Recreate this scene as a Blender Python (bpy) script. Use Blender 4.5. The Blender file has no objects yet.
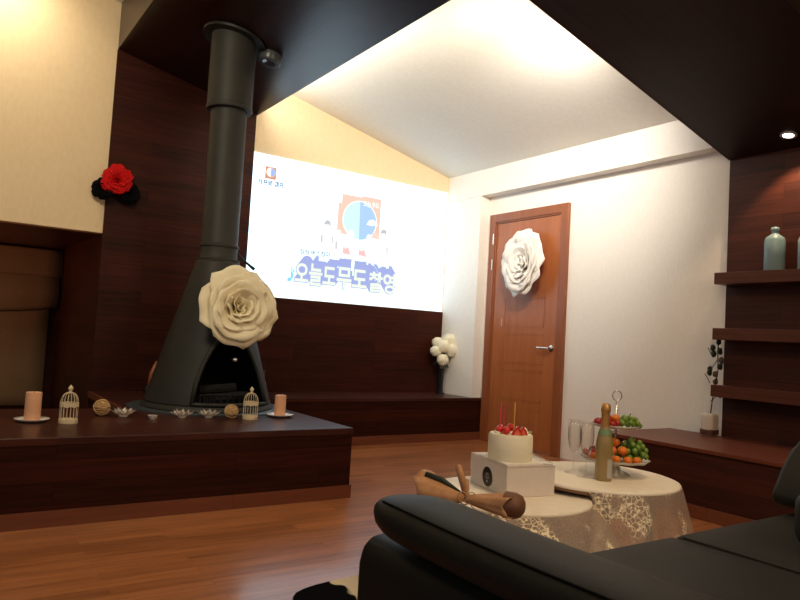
import bpy, bmesh, math, random
from mathutils import Vector, Matrix
random.seed(7)
PI = math.pi
sc = bpy.context.scene
C = sc.collection
# ------------------------------------------------------------------ camera
cam_d = bpy.data.cameras.new('camera'); cam = bpy.data.objects.new('camera', cam_d); C.objects.link(cam)
cam_d.sensor_width = 36; cam_d.lens = 681.36 / 800 * 36; cam_d.clip_start = .05
yaw, pit, rol = [math.radians(a) for a in (34.4862, 3.1812, 3.3159)]
F = Vector((math.sin(yaw)*math.cos(pit), math.cos(yaw)*math.cos(pit), math.sin(pit)))
r0 = Vector((math.cos(yaw), -math.sin(yaw), 0)); u0 = r0.cross(F)
rr = r0*math.cos(rol) + u0*math.sin(rol); uu = -r0*math.sin(rol) + u0*math.cos(rol)
M = Matrix((rr, uu, -F)).transposed().to_4x4(); M.translation = (0, 0, .9)
cam.matrix_world = M
sc.camera = cam
# ------------------------------------------------------------------ world, lights, exposure
w = bpy.data.worlds.new('room_ambient'); sc.world = w; w.use_nodes = True
w.node_tree.nodes['Background'].inputs[0].default_value = (1.0, .80, .62, 1)
w.node_tree.nodes['Background'].inputs[1].default_value = .10
sc.view_settings.view_transform = 'Standard'; sc.view_settings.look = 'None'
sc.view_settings.exposure = .1; sc.view_settings.gamma = 1; sc.view_settings.use_curve_mapping = False

def aim(o, tgt):
    o.rotation_euler = (Vector(tgt) - o.location).to_track_quat('-Z', 'Y').to_euler()
def area(name, loc, tgt, size, power, col, sy=None, spread=None):
    d = bpy.data.lights.new(name, 'AREA'); d.energy = power; d.color = col
    d.shape = 'RECTANGLE'; d.size = size; d.size_y = sy or size
    if spread: d.spread = math.radians(spread)
    o = bpy.data.objects.new(name, d); C.objects.link(o); o.location = loc; aim(o, tgt); return o
def spot(name, loc, tgt, power, col, ang=80, blend=.6, rad=.04):
    d = bpy.data.lights.new(name, 'SPOT'); d.energy = power; d.color = col
    d.spot_size = math.radians(ang); d.spot_blend = blend; d.shadow_soft_size = rad
    o = bpy.data.objects.new(name, d); C.objects.link(o); o.location = loc; aim(o, tgt); return o
WARM = (1, .74, .46); WH = (1, .93, .83); COOL = (.72, .86, 1)
# cove lamps behind the cross beam, washing ceiling
for i, x in enumerate((2.45, 3.25)):
    area('cove_lamp', (x, 2.60, 2.70-.22*(x-2.5)), (x-.02, 3.25, 3.5-.22*(x-2.5)), .12, .40, (1, .84, .58), .08)
area('cove_strip', (2.165, 4.35, 2.78), (3.6, 4.37, 3.1), 1.8, 9, (1, .93, .80), .10)
# added fill lights hidden behind the cross beam, washing the end wall and the door wall
area('bay_fill', (2.75, 2.60, 2.72), (4.3, 4.0, 2.15), .5, 15, WH, .2, 82)
area('bay_fill', (2.5, 2.70, 2.76), (3.2, 5.4, 2.4), .5, 9, (1, .91, .74), .2, 80)
# lamps over the left bay
spot('left_bay_lamp', (.12, 4.95, 3.30), (.22, 5.4, 2.95), 30, (1, .88, .66), 120, 1, .05)
area('left_bay_lamp', (.0, 2.6, 3.0), (.3, 5.4, 1.9), .6, 31, (1, .84, .60))
# downlights in the beam
spot('downlight_lamp', (4.13, 2.02, 2.22), (4.17, 2.02, 0), 26, (1, .72, .45), 100, .35, .03)
# daylight from the window behind the camera and an added warm general fill
area('room_fill', (1.6, -.8, 2.4), (1.8, 2.2, 0), 1.6, 25, (1, .74, .48))
area('window_light', (-2.2, .4, 1.7), (1.6, 3.2, .2), 1.3, 9, COOL)
spot('recess_lamp', (-.55, 5.85, 1.1), (-.2, 6.3, 1.5), 24, (1, .40, .20), 165, 1, .05)
area('table_lamp', (1.9, 1.0, 2.35), (2.1, 1.9, .3), .25, 13, (1, .74, .45))

# ------------------------------------------------------------------ helpers
def mat(name, col, rough=.5, metal=0, **k):
    m = bpy.data.materials.new(name); m.use_nodes = True
    b = m.node_tree.nodes['Principled BSDF']
    b.inputs['Base Color'].default_value = (*col, 1); b.inputs['Roughness'].default_value = rough
    b.inputs['Metallic'].default_value = metal
    for kk, v in k.items(): b.inputs[kk.replace('_', ' ')].default_value = v
    return m
def nn(m, t, **k):
    n = m.node_tree.nodes.new(t)
    for kk, v in k.items(): setattr(n, kk, v)
    return n
def lk(m, a, b): m.node_tree.links.new(a, b)
def coords(m, order, scale):
    tc = nn(m, 'ShaderNodeTexCoord'); sp = nn(m, 'ShaderNodeSeparateXYZ'); cb = nn(m, 'ShaderNodeCombineXYZ')
    lk(m, tc.outputs['Object'], sp.inputs[0])
    for i, a in enumerate(order): lk(m, sp.outputs['xyz'.index(a)], cb.inputs[i])
    mp = nn(m, 'ShaderNodeMapping'); mp.inputs['Scale'].default_value = scale
    lk(m, cb.outputs[0], mp.inputs[0]); return cb, mp
def ramp(m, src, stops):
    r = nn(m, 'ShaderNodeValToRGB'); e = r.color_ramp.elements
    while len(e) < len(stops): e.new(.5)
    for s, (p, c) in zip(e, stops): s.position = p; s.color = (*c, 1)
    lk(m, src, r.inputs[0]); return r
def wood(name, c1, c2, order='xz', rough=.35, spec=.5, row=.095, length=1.3, seam=.25, grain=28, bump=.02, coat=0):
    m = mat(name, c1, rough); b = m.node_tree.nodes['Principled BSDF']
    b.inputs['Specular IOR Level'].default_value = spec
    if coat: b.inputs['Coat Weight'].default_value = coat; b.inputs['Coat Roughness'].default_value = .12
    cb, mp = coords(m, order, (1.3, grain, 1))
    br = nn(m, 'ShaderNodeTexBrick'); br.offset = .37; br.inputs['Scale'].default_value = 1
    br.inputs['Brick Width'].default_value = length; br.inputs['Row Height'].default_value = row
    br.inputs['Mortar Size'].default_value = .0012; br.inputs['Mortar Smooth'].default_value = .3
    br.inputs['Color1'].default_value = (0, 0, 0, 1); br.inputs['Color2'].default_value = (1, 1, 1, 1)
    br.inputs['Mortar'].default_value = (.5, .5, .5, 1)
    lk(m, cb.outputs[0], br.inputs['Vector'])
    # shift the grain from plank to plank
    add = nn(m, 'ShaderNodeVectorMath', operation='MULTIPLY_ADD'); add.inputs[1].default_value = (7, 31, 3)
    lk(m, br.outputs['Color'], add.inputs[0]); lk(m, mp.outputs[0], add.inputs[2])
    no = nn(m, 'ShaderNodeTexNoise'); no.inputs['Scale'].default_value = 1.6; no.inputs['Detail'].default_value = 7
    no.inputs['Roughness'].default_value = .62; lk(m, add.outputs[0], no.inputs['Vector'])
    mx = nn(m, 'ShaderNodeMath', operation='MULTIPLY_ADD'); mx.inputs[1].default_value = .20
    lk(m, br.outputs['Color'], mx.inputs[0]); 
    m2 = nn(m, 'ShaderNodeMath', operation='MULTIPLY'); m2.inputs[1].default_value = .85
    lk(m, no.outputs['Fac'], m2.inputs[0]); lk(m, m2.outputs[0], mx.inputs[2])
    r = ramp(m, mx.outputs[0], [(.25, c1), (.8, c2)])
    mixc = nn(m, 'ShaderNodeMix', data_type='RGBA', blend_type='MULTIPLY'); lk(m, r.outputs[0], mixc.inputs[6])
    mixc.inputs[7].default_value = (seam, seam, seam, 1); lk(m, br.outputs['Fac'], mixc.inputs[0])
    lk(m, mixc.outputs[2], b.inputs['Base Color'])
    if bump:
        bp = nn(m, 'ShaderNodeBump'); bp.inputs['Strength'].default_value = .25; bp.inputs['Distance'].default_value = bump*.1
        lk(m, mx.outputs[0], bp.inputs['Height']); lk(m, bp.outputs[0], b.inputs['Normal'])
    return m
def noisy(name, c1, c2, scale=8, rough=.6, bump=.1, dist=.01, stretch=(1, 1, 1), metal=0, **k):
    m = mat(name, c1, rough, metal, **k); b = m.node_tree.nodes['Principled BSDF']
    cb, mp = coords(m, 'xyz', stretch)
    no = nn(m, 'ShaderNodeTexNoise'); no.inputs['Scale'].default_value = scale; no.inputs['Detail'].default_value = 5
    lk(m, mp.outputs[0], no.inputs['Vector'])
    r = ramp(m, no.outputs['Fac'], [(.3, c1), (.7, c2)]); lk(m, r.outputs[0], b.inputs['Base Color'])
    if bump:
        bp = nn(m, 'ShaderNodeBump'); bp.inputs['Strength'].default_value = bump; bp.inputs['Distance'].default_value = dist
        lk(m, no.outputs['Fac'], bp.inputs['Height']); lk(m, bp.outputs[0], b.inputs['Normal'])
    return m
def emit(name, col, s):
    m = mat(name, (0, 0, 0), .6); b = m.node_tree.nodes['Principled BSDF']
    b.inputs['Emission Color'].default_value = (*col, 1); b.inputs['Emission Strength'].default_value = s
    return m

def thing(name, label, cat, loc=(0, 0, 0), rotz=0, group=None):
    o = bpy.data.objects.new(name, None); C.objects.link(o); o.empty_display_size = .1
    o.location = loc; o.rotation_euler = (0, 0, rotz); o['label'] = label; o['category'] = cat
    if group: o['group'] = group
    return o
def tag(o, label, cat, group=None):
    o['label'] = label; o['category'] = cat
    if group: o['group'] = group
    return o
def obj(name, bm, m, parent=None, smooth=False, bevel=0, sub=0, solid=0, loc=None, angle=None):
    bmesh.ops.recalc_face_normals(bm, faces=bm.faces) if not solid else None
    me = bpy.data.meshes.new(name); bm.to_mesh(me); bm.free()
    ms = m if isinstance(m, (list, tuple)) else [m]
    for x in ms: me.materials.append(x)
    if smooth:
        for p in me.polygons: p.use_smooth = True
        if angle: 
            try: me.set_sharp_from_angle(angle=math.radians(angle))
            except Exception: pass
    o = bpy.data.objects.new(name, me); C.objects.link(o)
    if parent: o.parent = parent
    if loc: o.location = loc
    if solid:
        s = o.modifiers.new('s', 'SOLIDIFY'); s.thickness = solid; s.offset = 0
    if bevel:
        b = o.modifiers.new('b', 'BEVEL'); b.width = bevel; b.segments = 3; b.limit_method = 'ANGLE'
    if sub:
        s = o.modifiers.new('ss', 'SUBSURF'); s.levels = sub; s.render_levels = sub
    return o
def struct(name, bm, m, parent=None, **k):
    o = obj(name, bm, m, parent, **k)
    if not parent: o['kind'] = 'structure'
    return o
def BM(): return bmesh.new()
def box(bm, x0, x1, y0, y1, z0, z1, mi=0, T=None):
    vs = [bm.verts.new((x, y, z)) for x in (x0, x1) for y in (y0, y1) for z in (z0, z1)]
    if T: 
        for v in vs: v.co = T @ v.co
    for f in ((0, 1, 3, 2), (4, 6, 7, 5), (0, 4, 5, 1), (2, 3, 7, 6), (0, 2, 6, 4), (1, 5, 7, 3)):
        bm.faces.new([vs[i] for i in f]).material_index = mi
    return bm
def boxb(*a): return box(BM(), *a)
def prism(bm, pts, axis, a, b, mi=0):
    """polygon pts (2D) swept along axis from a to b"""
    def mk(p, t):
        return {0: (t, p[0], p[1]), 1: (p[0], t, p[1]), 2: (p[0], p[1], t)}[axis]
    A = [bm.verts.new(mk(p, a)) for p in pts]; B = [bm.verts.new(mk(p, b)) for p in pts]
    bm.faces.new(A).material_index = mi; bm.faces.new(B[::-1]).material_index = mi
    n = len(pts)
    for i in range(n): bm.faces.new((A[i], B[i], B[(i+1) % n], A[(i+1) % n])).material_index = mi
    return bm
def lathe(bm, prof, seg=32, c=(0, 0, 0), mi=0, T=None):
    rings = []
    for r, z in prof:
        if r < 1e-6: rings.append([bm.verts.new((c[0], c[1], c[2]+z))])
        else: rings.append([bm.verts.new((c[0]+r*math.cos(2*PI*i/seg), c[1]+r*math.sin(2*PI*i/seg), c[2]+z)) for i in range(seg)])
    if T:
        for R_ in rings:
            for v in R_: v.co = T @ v.co
    for A, B in zip(rings, rings[1:]):
        if len(A) == 1 and len(B) == 1: continue
        for i in range(seg):
            j = (i+1) % seg
            if len(A) == 1: f = bm.faces.new((A[0], B[i], B[j]))
            elif len(B) == 1: f = bm.faces.new((A[i], B[0], A[j]))
            else: f = bm.faces.new((A[i], B[i], B[j], A[j]))
            f.material_index = mi
    return bm
def tube(bm, pts, r, seg=8, closed=False, mi=0, rs=None):
    pts = [Vector(p) for p in pts]; n = len(pts); rings = []
    up = Vector((0, 0, 1)); prev = None
    for i, p in enumerate(pts):
        if closed: t = (pts[(i+1) % n] - pts[i-1]).normalized()
        else: t = (pts[min(i+1, n-1)] - pts[max(i-1, 0)]).normalized()
        if prev is None:
            a = t.cross(up); a = a if a.length > .1 else t.cross(Vector((1, 0, 0)))
        else: a = prev - t*prev.dot(t)
        a.normalize(); prev = a; b = t.cross(a); q = rs[i] if rs else r
        rings.append([bm.verts.new(p + (a*math.cos(2*PI*k/seg) + b*math.sin(2*PI*k/seg))*q) for k in range(seg)])
    for i in range(n if closed else n-1):
        A, B = rings[i], rings[(i+1) % n]
        for k in range(seg):
            bm.faces.new((A[k], B[k], B[(k+1) % seg], A[(k+1) % seg])).material_index = mi
    if not closed:
        bm.faces.new(rings[0][::-1]).material_index = mi; bm.faces.new(rings[-1]).material_index = mi
    return bm
def ball(bm, c, r, sx=1, sy=1, sz=1, n=2, mi=0):
    T = Matrix.Translation(c) @ Matrix.Diagonal((sx, sy, sz, 1))
    res = bmesh.ops.create_icosphere(bm, subdivisions=n, radius=r, matrix=T)
    for v in res['verts']:
        for f in v.link_faces: f.material_index = mi
    return bm
def rbox(bm, x0, x1, y0, y1, z0, z1, r, seg=4):
    b2 = boxb(x0, x1, y0, y1, z0, z1)
    bmesh.ops.bevel(b2, geom=b2.edges[:], offset=r, segments=seg, affect='EDGES', profile=.5)
    me = bpy.data.meshes.new('t'); b2.to_mesh(me); b2.free(); bm.from_mesh(me); bpy.data.meshes.remove(me)
    return bm
def cushion(x0, x1, y0, y1, z0, z1, puff=.02, r=.03, n=14):
    """soft block whose faces swell slightly"""
    bm = BM(); rbox(bm, x0, x1, y0, y1, z0, z1, r, 4)
    long_e = [e for e in bm.edges if e.calc_length() > .06]
    bmesh.ops.subdivide_edges(bm, edges=long_e, cuts=n, use_grid_fill=True)
    cx, cy, cz = (x0+x1)/2, (y0+y1)/2, (z0+z1)/2; hx, hy = (x1-x0)/2, (y1-y0)/2
    for v in bm.verts:
        u, q = (v.co.x-cx)/hx, (v.co.y-cy)/hy
        k = max(0, 1-u**4)*max(0, 1-q**4)
        v.co.z += puff*k*(1 if v.co.z > cz else -.3)
    return bm
def copy_tree(o, parent=None, **props):
    c = o.copy(); C.objects.link(c); c.parent = parent
    for ch in list(o.children): copy_tree(ch, c)
    for k, v in props.items(): c[k] = v
    return c

# ------------------------------------------------------------------ materials
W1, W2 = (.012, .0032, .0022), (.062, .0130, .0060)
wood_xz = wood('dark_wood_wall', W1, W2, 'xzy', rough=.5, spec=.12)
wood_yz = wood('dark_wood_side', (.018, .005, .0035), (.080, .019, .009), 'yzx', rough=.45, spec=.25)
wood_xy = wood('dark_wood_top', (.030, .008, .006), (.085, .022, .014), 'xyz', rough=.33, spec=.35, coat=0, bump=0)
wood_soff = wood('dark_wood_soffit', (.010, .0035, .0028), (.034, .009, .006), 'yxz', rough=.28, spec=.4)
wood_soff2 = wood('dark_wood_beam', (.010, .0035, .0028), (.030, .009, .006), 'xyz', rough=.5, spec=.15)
kick_x = wood('base_board_wood', (.13, .036, .017), (.22, .065, .028), 'xzy', row=.5, rough=.4)
kick_y = wood('base_board_wood_side', (.13, .036, .017), (.22, .065, .028), 'yzx', row=.5, rough=.4)
floor_m = wood('floor_boards', (.18, .055, .019), (.56, .215, .078), 'xyz', rough=.29, spec=.4, row=.075, length=.9, seam=.65, grain=20, coat=.25)
shelf_m = wood('shelf_wood', (.06, .016, .009), (.13, .036, .018), 'yzx', row=.5, rough=.35)
cream = noisy('cream_wallpaper', (.78, .61, .38), (.82, .65, .42), 40, .8, .12, .001, (1, 1, .5))
white = noisy('white_wallpaper', (.80, .75, .68), (.84, .79, .73), 60, .8, .1, .001, (1, 1, .5))
ceil_m = noisy('ceiling_paper', (.80, .75, .66), (.84, .80, .71), 30, .8, .1, .002)
door_m = wood('door_wood', (.30, .085, .024), (.44, .15, .048), 'zyx', rough=.35, row=.6, length=3, seam=1, grain=14)
frame_m = wood('door_frame_wood', (.22, .062, .020), (.31, .098, .034), 'zyx', rough=.35, row=.6, length=3, seam=1, grain=14)
slate = noisy('slate', (.040, .050, .060), (.06, .072, .085), 12, .45, .1)
iron = noisy('stove_iron', (.022, .022, .019), (.030, .030, .026), 6, .58, .05, .004, Specular_IOR_Level=.35)
iron_d = mat('stove_dark_iron', (.02, .02, .02), .5, .4)
soot = mat('soot', (.004, .004, .004), .9)
leather = noisy('black_leather', (.011, .011, .009), (.015, .015, .012), 180, .55, .10, .001, Specular_IOR_Level=.2)
leather_d = mat('leather_piping', (.006, .006, .005), .8, Specular_IOR_Level=.05)
cloth_t = noisy('ivory_satin', (.82, .74, .61), (.87, .80, .68), 25, .55, .1, .002)
metal = mat('brushed_metal', (.7, .68, .64), .25, 1)
gold = mat('gold_foil', (.55, .28, .09), .45, .7)
def thin_glass(name, tint, lo, hi):
    m = mat(name, (1, 1, 1), .03); nt = m.node_tree; o_ = nt.nodes['Material Output']
    tr = nn(m, 'ShaderNodeBsdfTransparent'); tr.inputs[0].default_value = (*tint, 1)
    gl = nn(m, 'ShaderNodeBsdfGlossy'); gl.inputs['Roughness'].default_value = .05; lw = nn(m, 'ShaderNodeLayerWeight'); lw.inputs[0].default_value = .35
    r = ramp(m, lw.outputs['Facing'], [(0, (lo,)*3), (1, (hi,)*3)]); mx = nn(m, 'ShaderNodeMixShader')
    lk(m, r.outputs[0], mx.inputs[0]); lk(m, tr.outputs[0], mx.inputs[1]); lk(m, gl.outputs[0], mx.inputs[2]); lk(m, mx.outputs[0], o_.inputs[0]); return m
glass = thin_glass('clear_glass', (.99, .98, .96), .0, .45)
crystal = mat('crystal', (1, .93, .86), .05, 0, Transmission_Weight=.7, IOR=1.5)
rose_ivory = mat('ivory_paper', (.92, .84, .60), .65, Subsurface_Weight=.0)
rose_white = mat('white_paper', (.86, .82, .76), .65)
rose_red = mat('red_paper', (.55, .008, .008), .7, Specular_IOR_Level=.1)
rose_black = mat('black_paper', (.003, .003, .004), .8, Specular_IOR_Level=.08)
wax = mat('candle_wax', (.78, .42, .24), .5, Subsurface_Weight=.3, Subsurface_Radius=(.02, .01, .005))
cagem = mat('cage_paint', (.75, .62, .40), .5)
porcelain = mat('porcelain', (.88, .87, .84), .25)
rattan = noisy('rattan', (.50, .30, .13), (.68, .45, .22), 60, .7, .2, .002)
leaf_d = mat('dark_leaf', (.012, .022, .010), .5)

# ------------------------------------------------------------------ room shell
XR, XB, YW = 4.32, 4.21, 5.38
def cz(x): return 2.54 + (4.21-x)*.232
def bz(x): return 2.206 + (4.32-x)*.218
def bx_(x): return 2.200 + (4.32-x)*.242
YB = 2.475
struct('floor', boxb(-3.2, 4.6, -1.5, 7.3, -.05, 0), floor_m)
bm = BM(); prism(bm, [(-3.2, cz(-3.2)), (4.45, cz(4.45)), (4.45, cz(4.45)+.08), (-3.2, cz(-3.2)+.08)], 1, -1.5, YW+.1)
struct('ceiling', bm, ceil_m)
# end wall: cream above, wood panelling below the picture and behind the stove
struct('wall_back', prism(BM(), [(1.071, 0), (4.45, 0), (4.45, cz(4.45)), (1.071, cz(1.071))], 1, YW, YW+.1), cream)
struct('wall_left', prism(BM(), [(-3.2, 1.545), (1.069, 1.545), (1.069, cz(1.069)), (-3.2, cz(-3.2))], 1, YW, YW+.1), cream)
# window recess below the cream wall
bm = boxb(-3.2, 1.07, YW+.101, 7.19, 1.545, 1.60)
struct('trim_1', bm, wood_xy)
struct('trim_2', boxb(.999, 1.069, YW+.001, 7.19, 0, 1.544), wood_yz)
struct('wall_window', boxb(-3.2, 1.07, 7.2, 7.3, 0, 1.6), wood_xz)
# chimney panel + wainscot
struct('trim_3', prism(BM(), [(1.0, .384), (2.12, .384), (2.12, bz(2.12)), (1.0, bz(1.0))], 1, YW-.02, YW-.001), wood_xz)
struct('trim_4', boxb(2.122, XB-.002, YW-.02, YW-.001, .384, 1.18), wood_xz)
# right wall: recessed part, pier and header beam
bm = boxb(XR, XR+.12, -1.5, YW, 0, cz(XR+.12)-.001)
struct('wall_right', bm, white)
struct('trim_5', boxb(XB, XR-.001, 4.868, YW-.001, 0, 2.287), white)
struct('trim_6', prism(BM(), [(XB, 2.289), (XR-.001, 2.289), (XR-.001, cz(XR)-.002), (XB, cz(XB)-.002)], 1, 2.502, YW-.001), white)
# wood beams under the gable
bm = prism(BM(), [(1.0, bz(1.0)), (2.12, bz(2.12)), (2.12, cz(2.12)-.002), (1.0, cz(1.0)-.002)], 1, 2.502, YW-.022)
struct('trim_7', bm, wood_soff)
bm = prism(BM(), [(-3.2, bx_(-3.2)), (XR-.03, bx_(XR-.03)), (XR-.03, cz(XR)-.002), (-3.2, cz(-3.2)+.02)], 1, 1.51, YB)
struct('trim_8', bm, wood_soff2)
# red-brown edge strips that catch the light
struct('trim_9', prism(BM(), [(-3.2, bx_(-3.2)-.004), (XR-.03, bx_(XR-.03)-.004), (XR-.03, bx_(XR-.03)+.03), (-3.2, bx_(-3.2)+.03)], 1, YB+.0005, YB+.0018), kick_x)
# wood panel behind the shelves
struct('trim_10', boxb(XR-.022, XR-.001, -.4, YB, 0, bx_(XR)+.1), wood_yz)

# the door
d = bpy.data.objects.new('door_1', None); C.objects.link(d); d.location = (XR, 4.36, 0); d['kind'] = 'structure'
y0, y1, zt, fw = 3.852, 4.812, 2.105, .075
o = lambda y: y-4.36
bm = BM()
box(bm, -.035, -.001, o(y0), o(y0+fw), 0, zt); box(bm, -.035, -.001, o(y1-fw), o(y1), 0, zt)
box(bm, -.035, -.001, o(y0+fw), o(y1-fw), zt-fw, zt)
box(bm, -.026, -.001, o(y0+fw), o(y0+fw+.014), 0, zt-fw); box(bm, -.026, -.001, o(y1-fw-.014), o(y1-fw), 0, zt-fw)
box(bm, -.026, -.001, o(y0+fw), o(y1-fw), zt-fw-.014, zt-fw)
struct('door_frame', bm, frame_m, d, bevel=.003)
ya, yb = y0+fw+.016, y1-fw-.016
bm = boxb(-.014, -.001, o(ya), o(yb), .01, zt-fw-.016)
# raised panel mouldings
ym = (ya+yb)/2
for (za, zb_) in ((.10, .36), (.42, .68), (.74, 1.0), (1.06, 1.32)):
    hw = .245
    for (pa, pb, qa, qb) in ((ym-hw, ym+hw, zb_-.008, zb_), (ym-hw, ym+hw, za, za+.008), (ym-hw, ym-hw+.008, za, zb_), (ym+hw-.008, ym+hw, za, zb_)):
        box(bm, -.017, -.0135, o(pa), o(pb), qa, qb)
struct('door_leaf', bm, door_m, d)
bm = BM(); T = Matrix.Translation((-.014, o(3.985), .885)) @ Matrix.Rotation(-PI/2, 4, 'Y')
lathe(bm, [(0, 0), (.026, 0), (.026, .008), (.011, .012), (.011, .045), (0, .045)], 20, T=T)
tube(bm, [(-.055, o(3.985), .885), (-.058, o(4.015), .885), (-.058, o(4.115), .885)], .009, 10)
struct('door_handle', bm, metal, d, smooth=True, angle=40)
for z in (1.87, 1.63):
    h = struct('hinge', tube(BM(), [(-.042, o(y1-fw+.006), z-.05), (-.042, o(y1-fw+.006), z+.05)], .008, 10), metal, d)
struct('lock_plate', boxb(-.0155, -.0135, o(4.60), o(4.615), 1.06, 1.13), mat('plate', (.62, .35, .18), .4, .5), d)

# ------------------------------------------------------------------ built-in benches and hearth
BT = .384
t = thing('hearth_platform', 'long dark wooden hearth platform carrying the stove, candles and birdcages', 'hearth', (.5, 3.3, 0))
L = lambda x0, x1, y0, y1, z0, z1: boxb(x0-.5, x1-.5, y0-3.3, y1-3.3, z0, z1)
bm = L(-3.0, 1.99, 3.29, 4.33, .07, BT-.035)
box(bm, 1.0-.5, 1.99-.5, 4.33-3.3, YW-.022-3.3, .07, BT-.035)
obj('body', bm, wood_xz, t)
bm = BM(); pts = [(-3.0-.5, -.012), (1.99-.5+.006, -.012), (1.99-.5+.006, YW-.022-3.3), (.5, YW-.022-3.3), (.5, 1.03), (-3.5, 1.03)]
prism(bm, pts, 2, BT-.035, BT); obj('top_board', bm, wood_xy, t, bevel=.004)
bm = L(-3.0, 2.0, 3.285, 3.31, 0, .07); box(bm, 1.47, 1.50, 0, YW-.022-3.3, 0, .07)
obj('base_board', bm, kick_x, t)
# slim edging
obj('edge_trim', L(.985, 1.0, 4.345, YW-.03, BT-.04, BT+.003), kick_y, t)

t = thing('wooden_bench', 'long low dark wooden bench below the projected picture', 'bench', (3.15, 4.85, 0))
L = lambda x0, x1, y0, y1, z0, z1: boxb(x0-3.15, x1-3.15, y0-4.85, y1-4.85, z0, z1)
bm = L(2.01, 4.205, 4.866, YW-.022, .07, BT-.025); box(bm, 2.01-3.15, 4.318-3.15, 4.83-4.85, 4.866-4.85, .07, BT-.025)
obj('body', bm, wood_xz, t)
obj('top_board', prism(BM(), [(2.0-3.15, -.03), (4.318-3.15, -.03), (4.318-3.15, .016), (4.207-3.15, .016), (4.207-3.15, .508), (2.0-3.15, .508)], 2, BT-.025, BT), wood_xy, t)
obj('base_board', L(2.01, 4.318, 4.818, 4.832, 0, .07), kick_x, t)
t = thing('wooden_bench', 'low dark wooden bench under the wall shelves with reddish top', 'bench', (3.94, 1.3, 0))
L = lambda x0, x1, y0, y1, z0, z1: boxb(x0-3.94, x1-3.94, y0-1.3, y1-1.3, z0, z1)
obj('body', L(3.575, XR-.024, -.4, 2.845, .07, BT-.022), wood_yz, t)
top_r = wood('bench_top_red', (.09, .022, .012), (.17, .045, .022), 'yxz', rough=.42, spec=.3, coat=.05, bump=0)
obj('top_board', L(3.563, XR-.024, -.4, 2.85, BT-.022, BT), top_r, t, bevel=.003)
obj('base_board', L(3.56, 3.58, -.4, 2.85, 0, .07), kick_y, t)

for (z, lab) in ((1.437, 'topmost dark wooden wall shelf carrying the grey-blue bottles'),
                 (1.080, 'middle dark wooden wall shelf, empty, between two others'),
                 (.717, 'lowest dark wooden wall shelf, just above the wooden bench')):
    bm = boxb(-.0775, .0775, -1.44, 1.44, -.037, .037)
    s = obj('wall_shelf', bm, shelf_m, bevel=.002, loc=(4.2195, 1.028, z-.037))
    tag(s, lab, 'shelf', 'floating shelves on the right wall')

# ------------------------------------------------------------------ projection picture
SX0, SX1, SZ0, SZ1 = 2.125, 4.20, 1.185, 2.385
t = thing('projection_screen', 'bright white projected picture with Korean title above the wood panelling', 'screen', ((SX0+SX1)/2, YW-.002, SZ0))
ox, oy, oz = (SX0+SX1)/2, YW-.002, SZ0
scr = emit('screen_light', (.66, .86, 1.0), 2.0)
def poly(pts, off, m, name):
    bm = BM(); vs = [bm.verts.new((x-ox, -off, z-oz)) for x, z in pts]; f = bm.faces.new(vs)
    r = bmesh.ops.extrude_face_region(bm, geom=[f]); bmesh.ops.translate(bm, verts=[v for v in r['geom'] if isinstance(v, bmesh.types.BMVert)], vec=(0, .001, 0))
    return obj(name, bm, m, t)
poly([(SX0, SZ0), (SX1, SZ0), (SX1, SZ1), (SX0, SZ1+.0)], .006, scr, 'screen_sheet')
def ell(cx, cz_, rx, rz, a0=0, a1=2*PI, n=28): return [(cx+rx*math.cos(a0+(a1-a0)*i/n), cz_+rz*math.sin(a0+(a1-a0)*i/n)) for i in range(n+ (0 if a1-a0 > 6.2 else 1))]
e_or = emit('picture_orange', (.98, .62, .50), 1.0); e_or2 = emit('picture_peach', (.99, .68, .56), 1.0)
e_lb = emit('picture_pale_blue', (.66, .97, .98), 1.0); e_bl = emit('picture_blue', (.42, .64, .97), 1.0)
e_wh = emit('picture_white', (1, 1, 1), 1.15); e_gr = emit('picture_grey', (.55, .55, .58), 1.0)
e_vi = emit('picture_violet', (.36, .42, .78), 1.0)
e_fig = emit('picture_pale', (.92, .955, .98), 1.0); e_cr = emit('picture_cream', (.86, .96, .82), 1.0)
e_rd = emit('picture_red', (.93, .55, .55), 1.0); e_cy = emit('picture_cyan', (.25, .72, .97), 1.0)
poly([(2.985, 1.81), (3.41, 1.81), (3.41, 2.19), (3.20, 2.19), (3.20, 2.175), (2.99, 2.175), (2.99, 2.09), (2.955, 2.09), (2.955, 1.79), (2.985, 1.79)], .008, e_or, 'picture_panel')
poly(ell(3.19, 1.955, .185, .185), .0095, e_wh, 'picture_disc')
poly(ell(3.19, 1.955, .175, .175, PI*.52, PI*1.5), .011, e_lb, 'picture_half_disc')
poly(ell(3.19, 1.955, .175, .175, -PI*.5, PI*.52), .011, e_bl, 'picture_half_disc')
poly([(3.26, 1.93), (3.29, 1.975), (3.33, 1.985), (3.37, 1.965), (3.385, 1.935), (3.32, 1.925)], .012, e_wh, 'picture_patch')
for (x, z, s, hair) in ((2.85, 1.80, 1, 1), (2.975, 1.76, .8, 0), (3.10, 1.735, 1.2, 0), (3.30, 1.73, 1.1, 0), (3.45, 1.80, 1, 1)):
    poly([(x-.05*s, z-.14*s), (x-.055*s, z-.02), (x-.03*s, z+.03*s), (x+.03*s, z+.03*s), (x+.06*s, z-.02), (x+.05*s, z-.14*s)], .013, e_fig, 'picture_figure')
    poly(ell(x, z+.065*s, .032*s, .04*s, n=16), .0135, e_fig, 'picture_figure')
    if hair: poly([(x-.035, z+.07), (x-.02, z+.10), (x+.005, z+.115), (x+.035, z+.10), (x+.038, z+.05), (x+.02, z+.075)], .0145, e_gr, 'picture_hair')
for (x, z) in ((2.80, 1.74), (2.91, 1.74), (2.95, 1.70), (3.50, 1.72)): poly([(x, z-.035), (x+.012, z-.03), (x+.01, z+.03), (x-.002, z+.03)], .0145, e_gr, 'picture_stroke')
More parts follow.
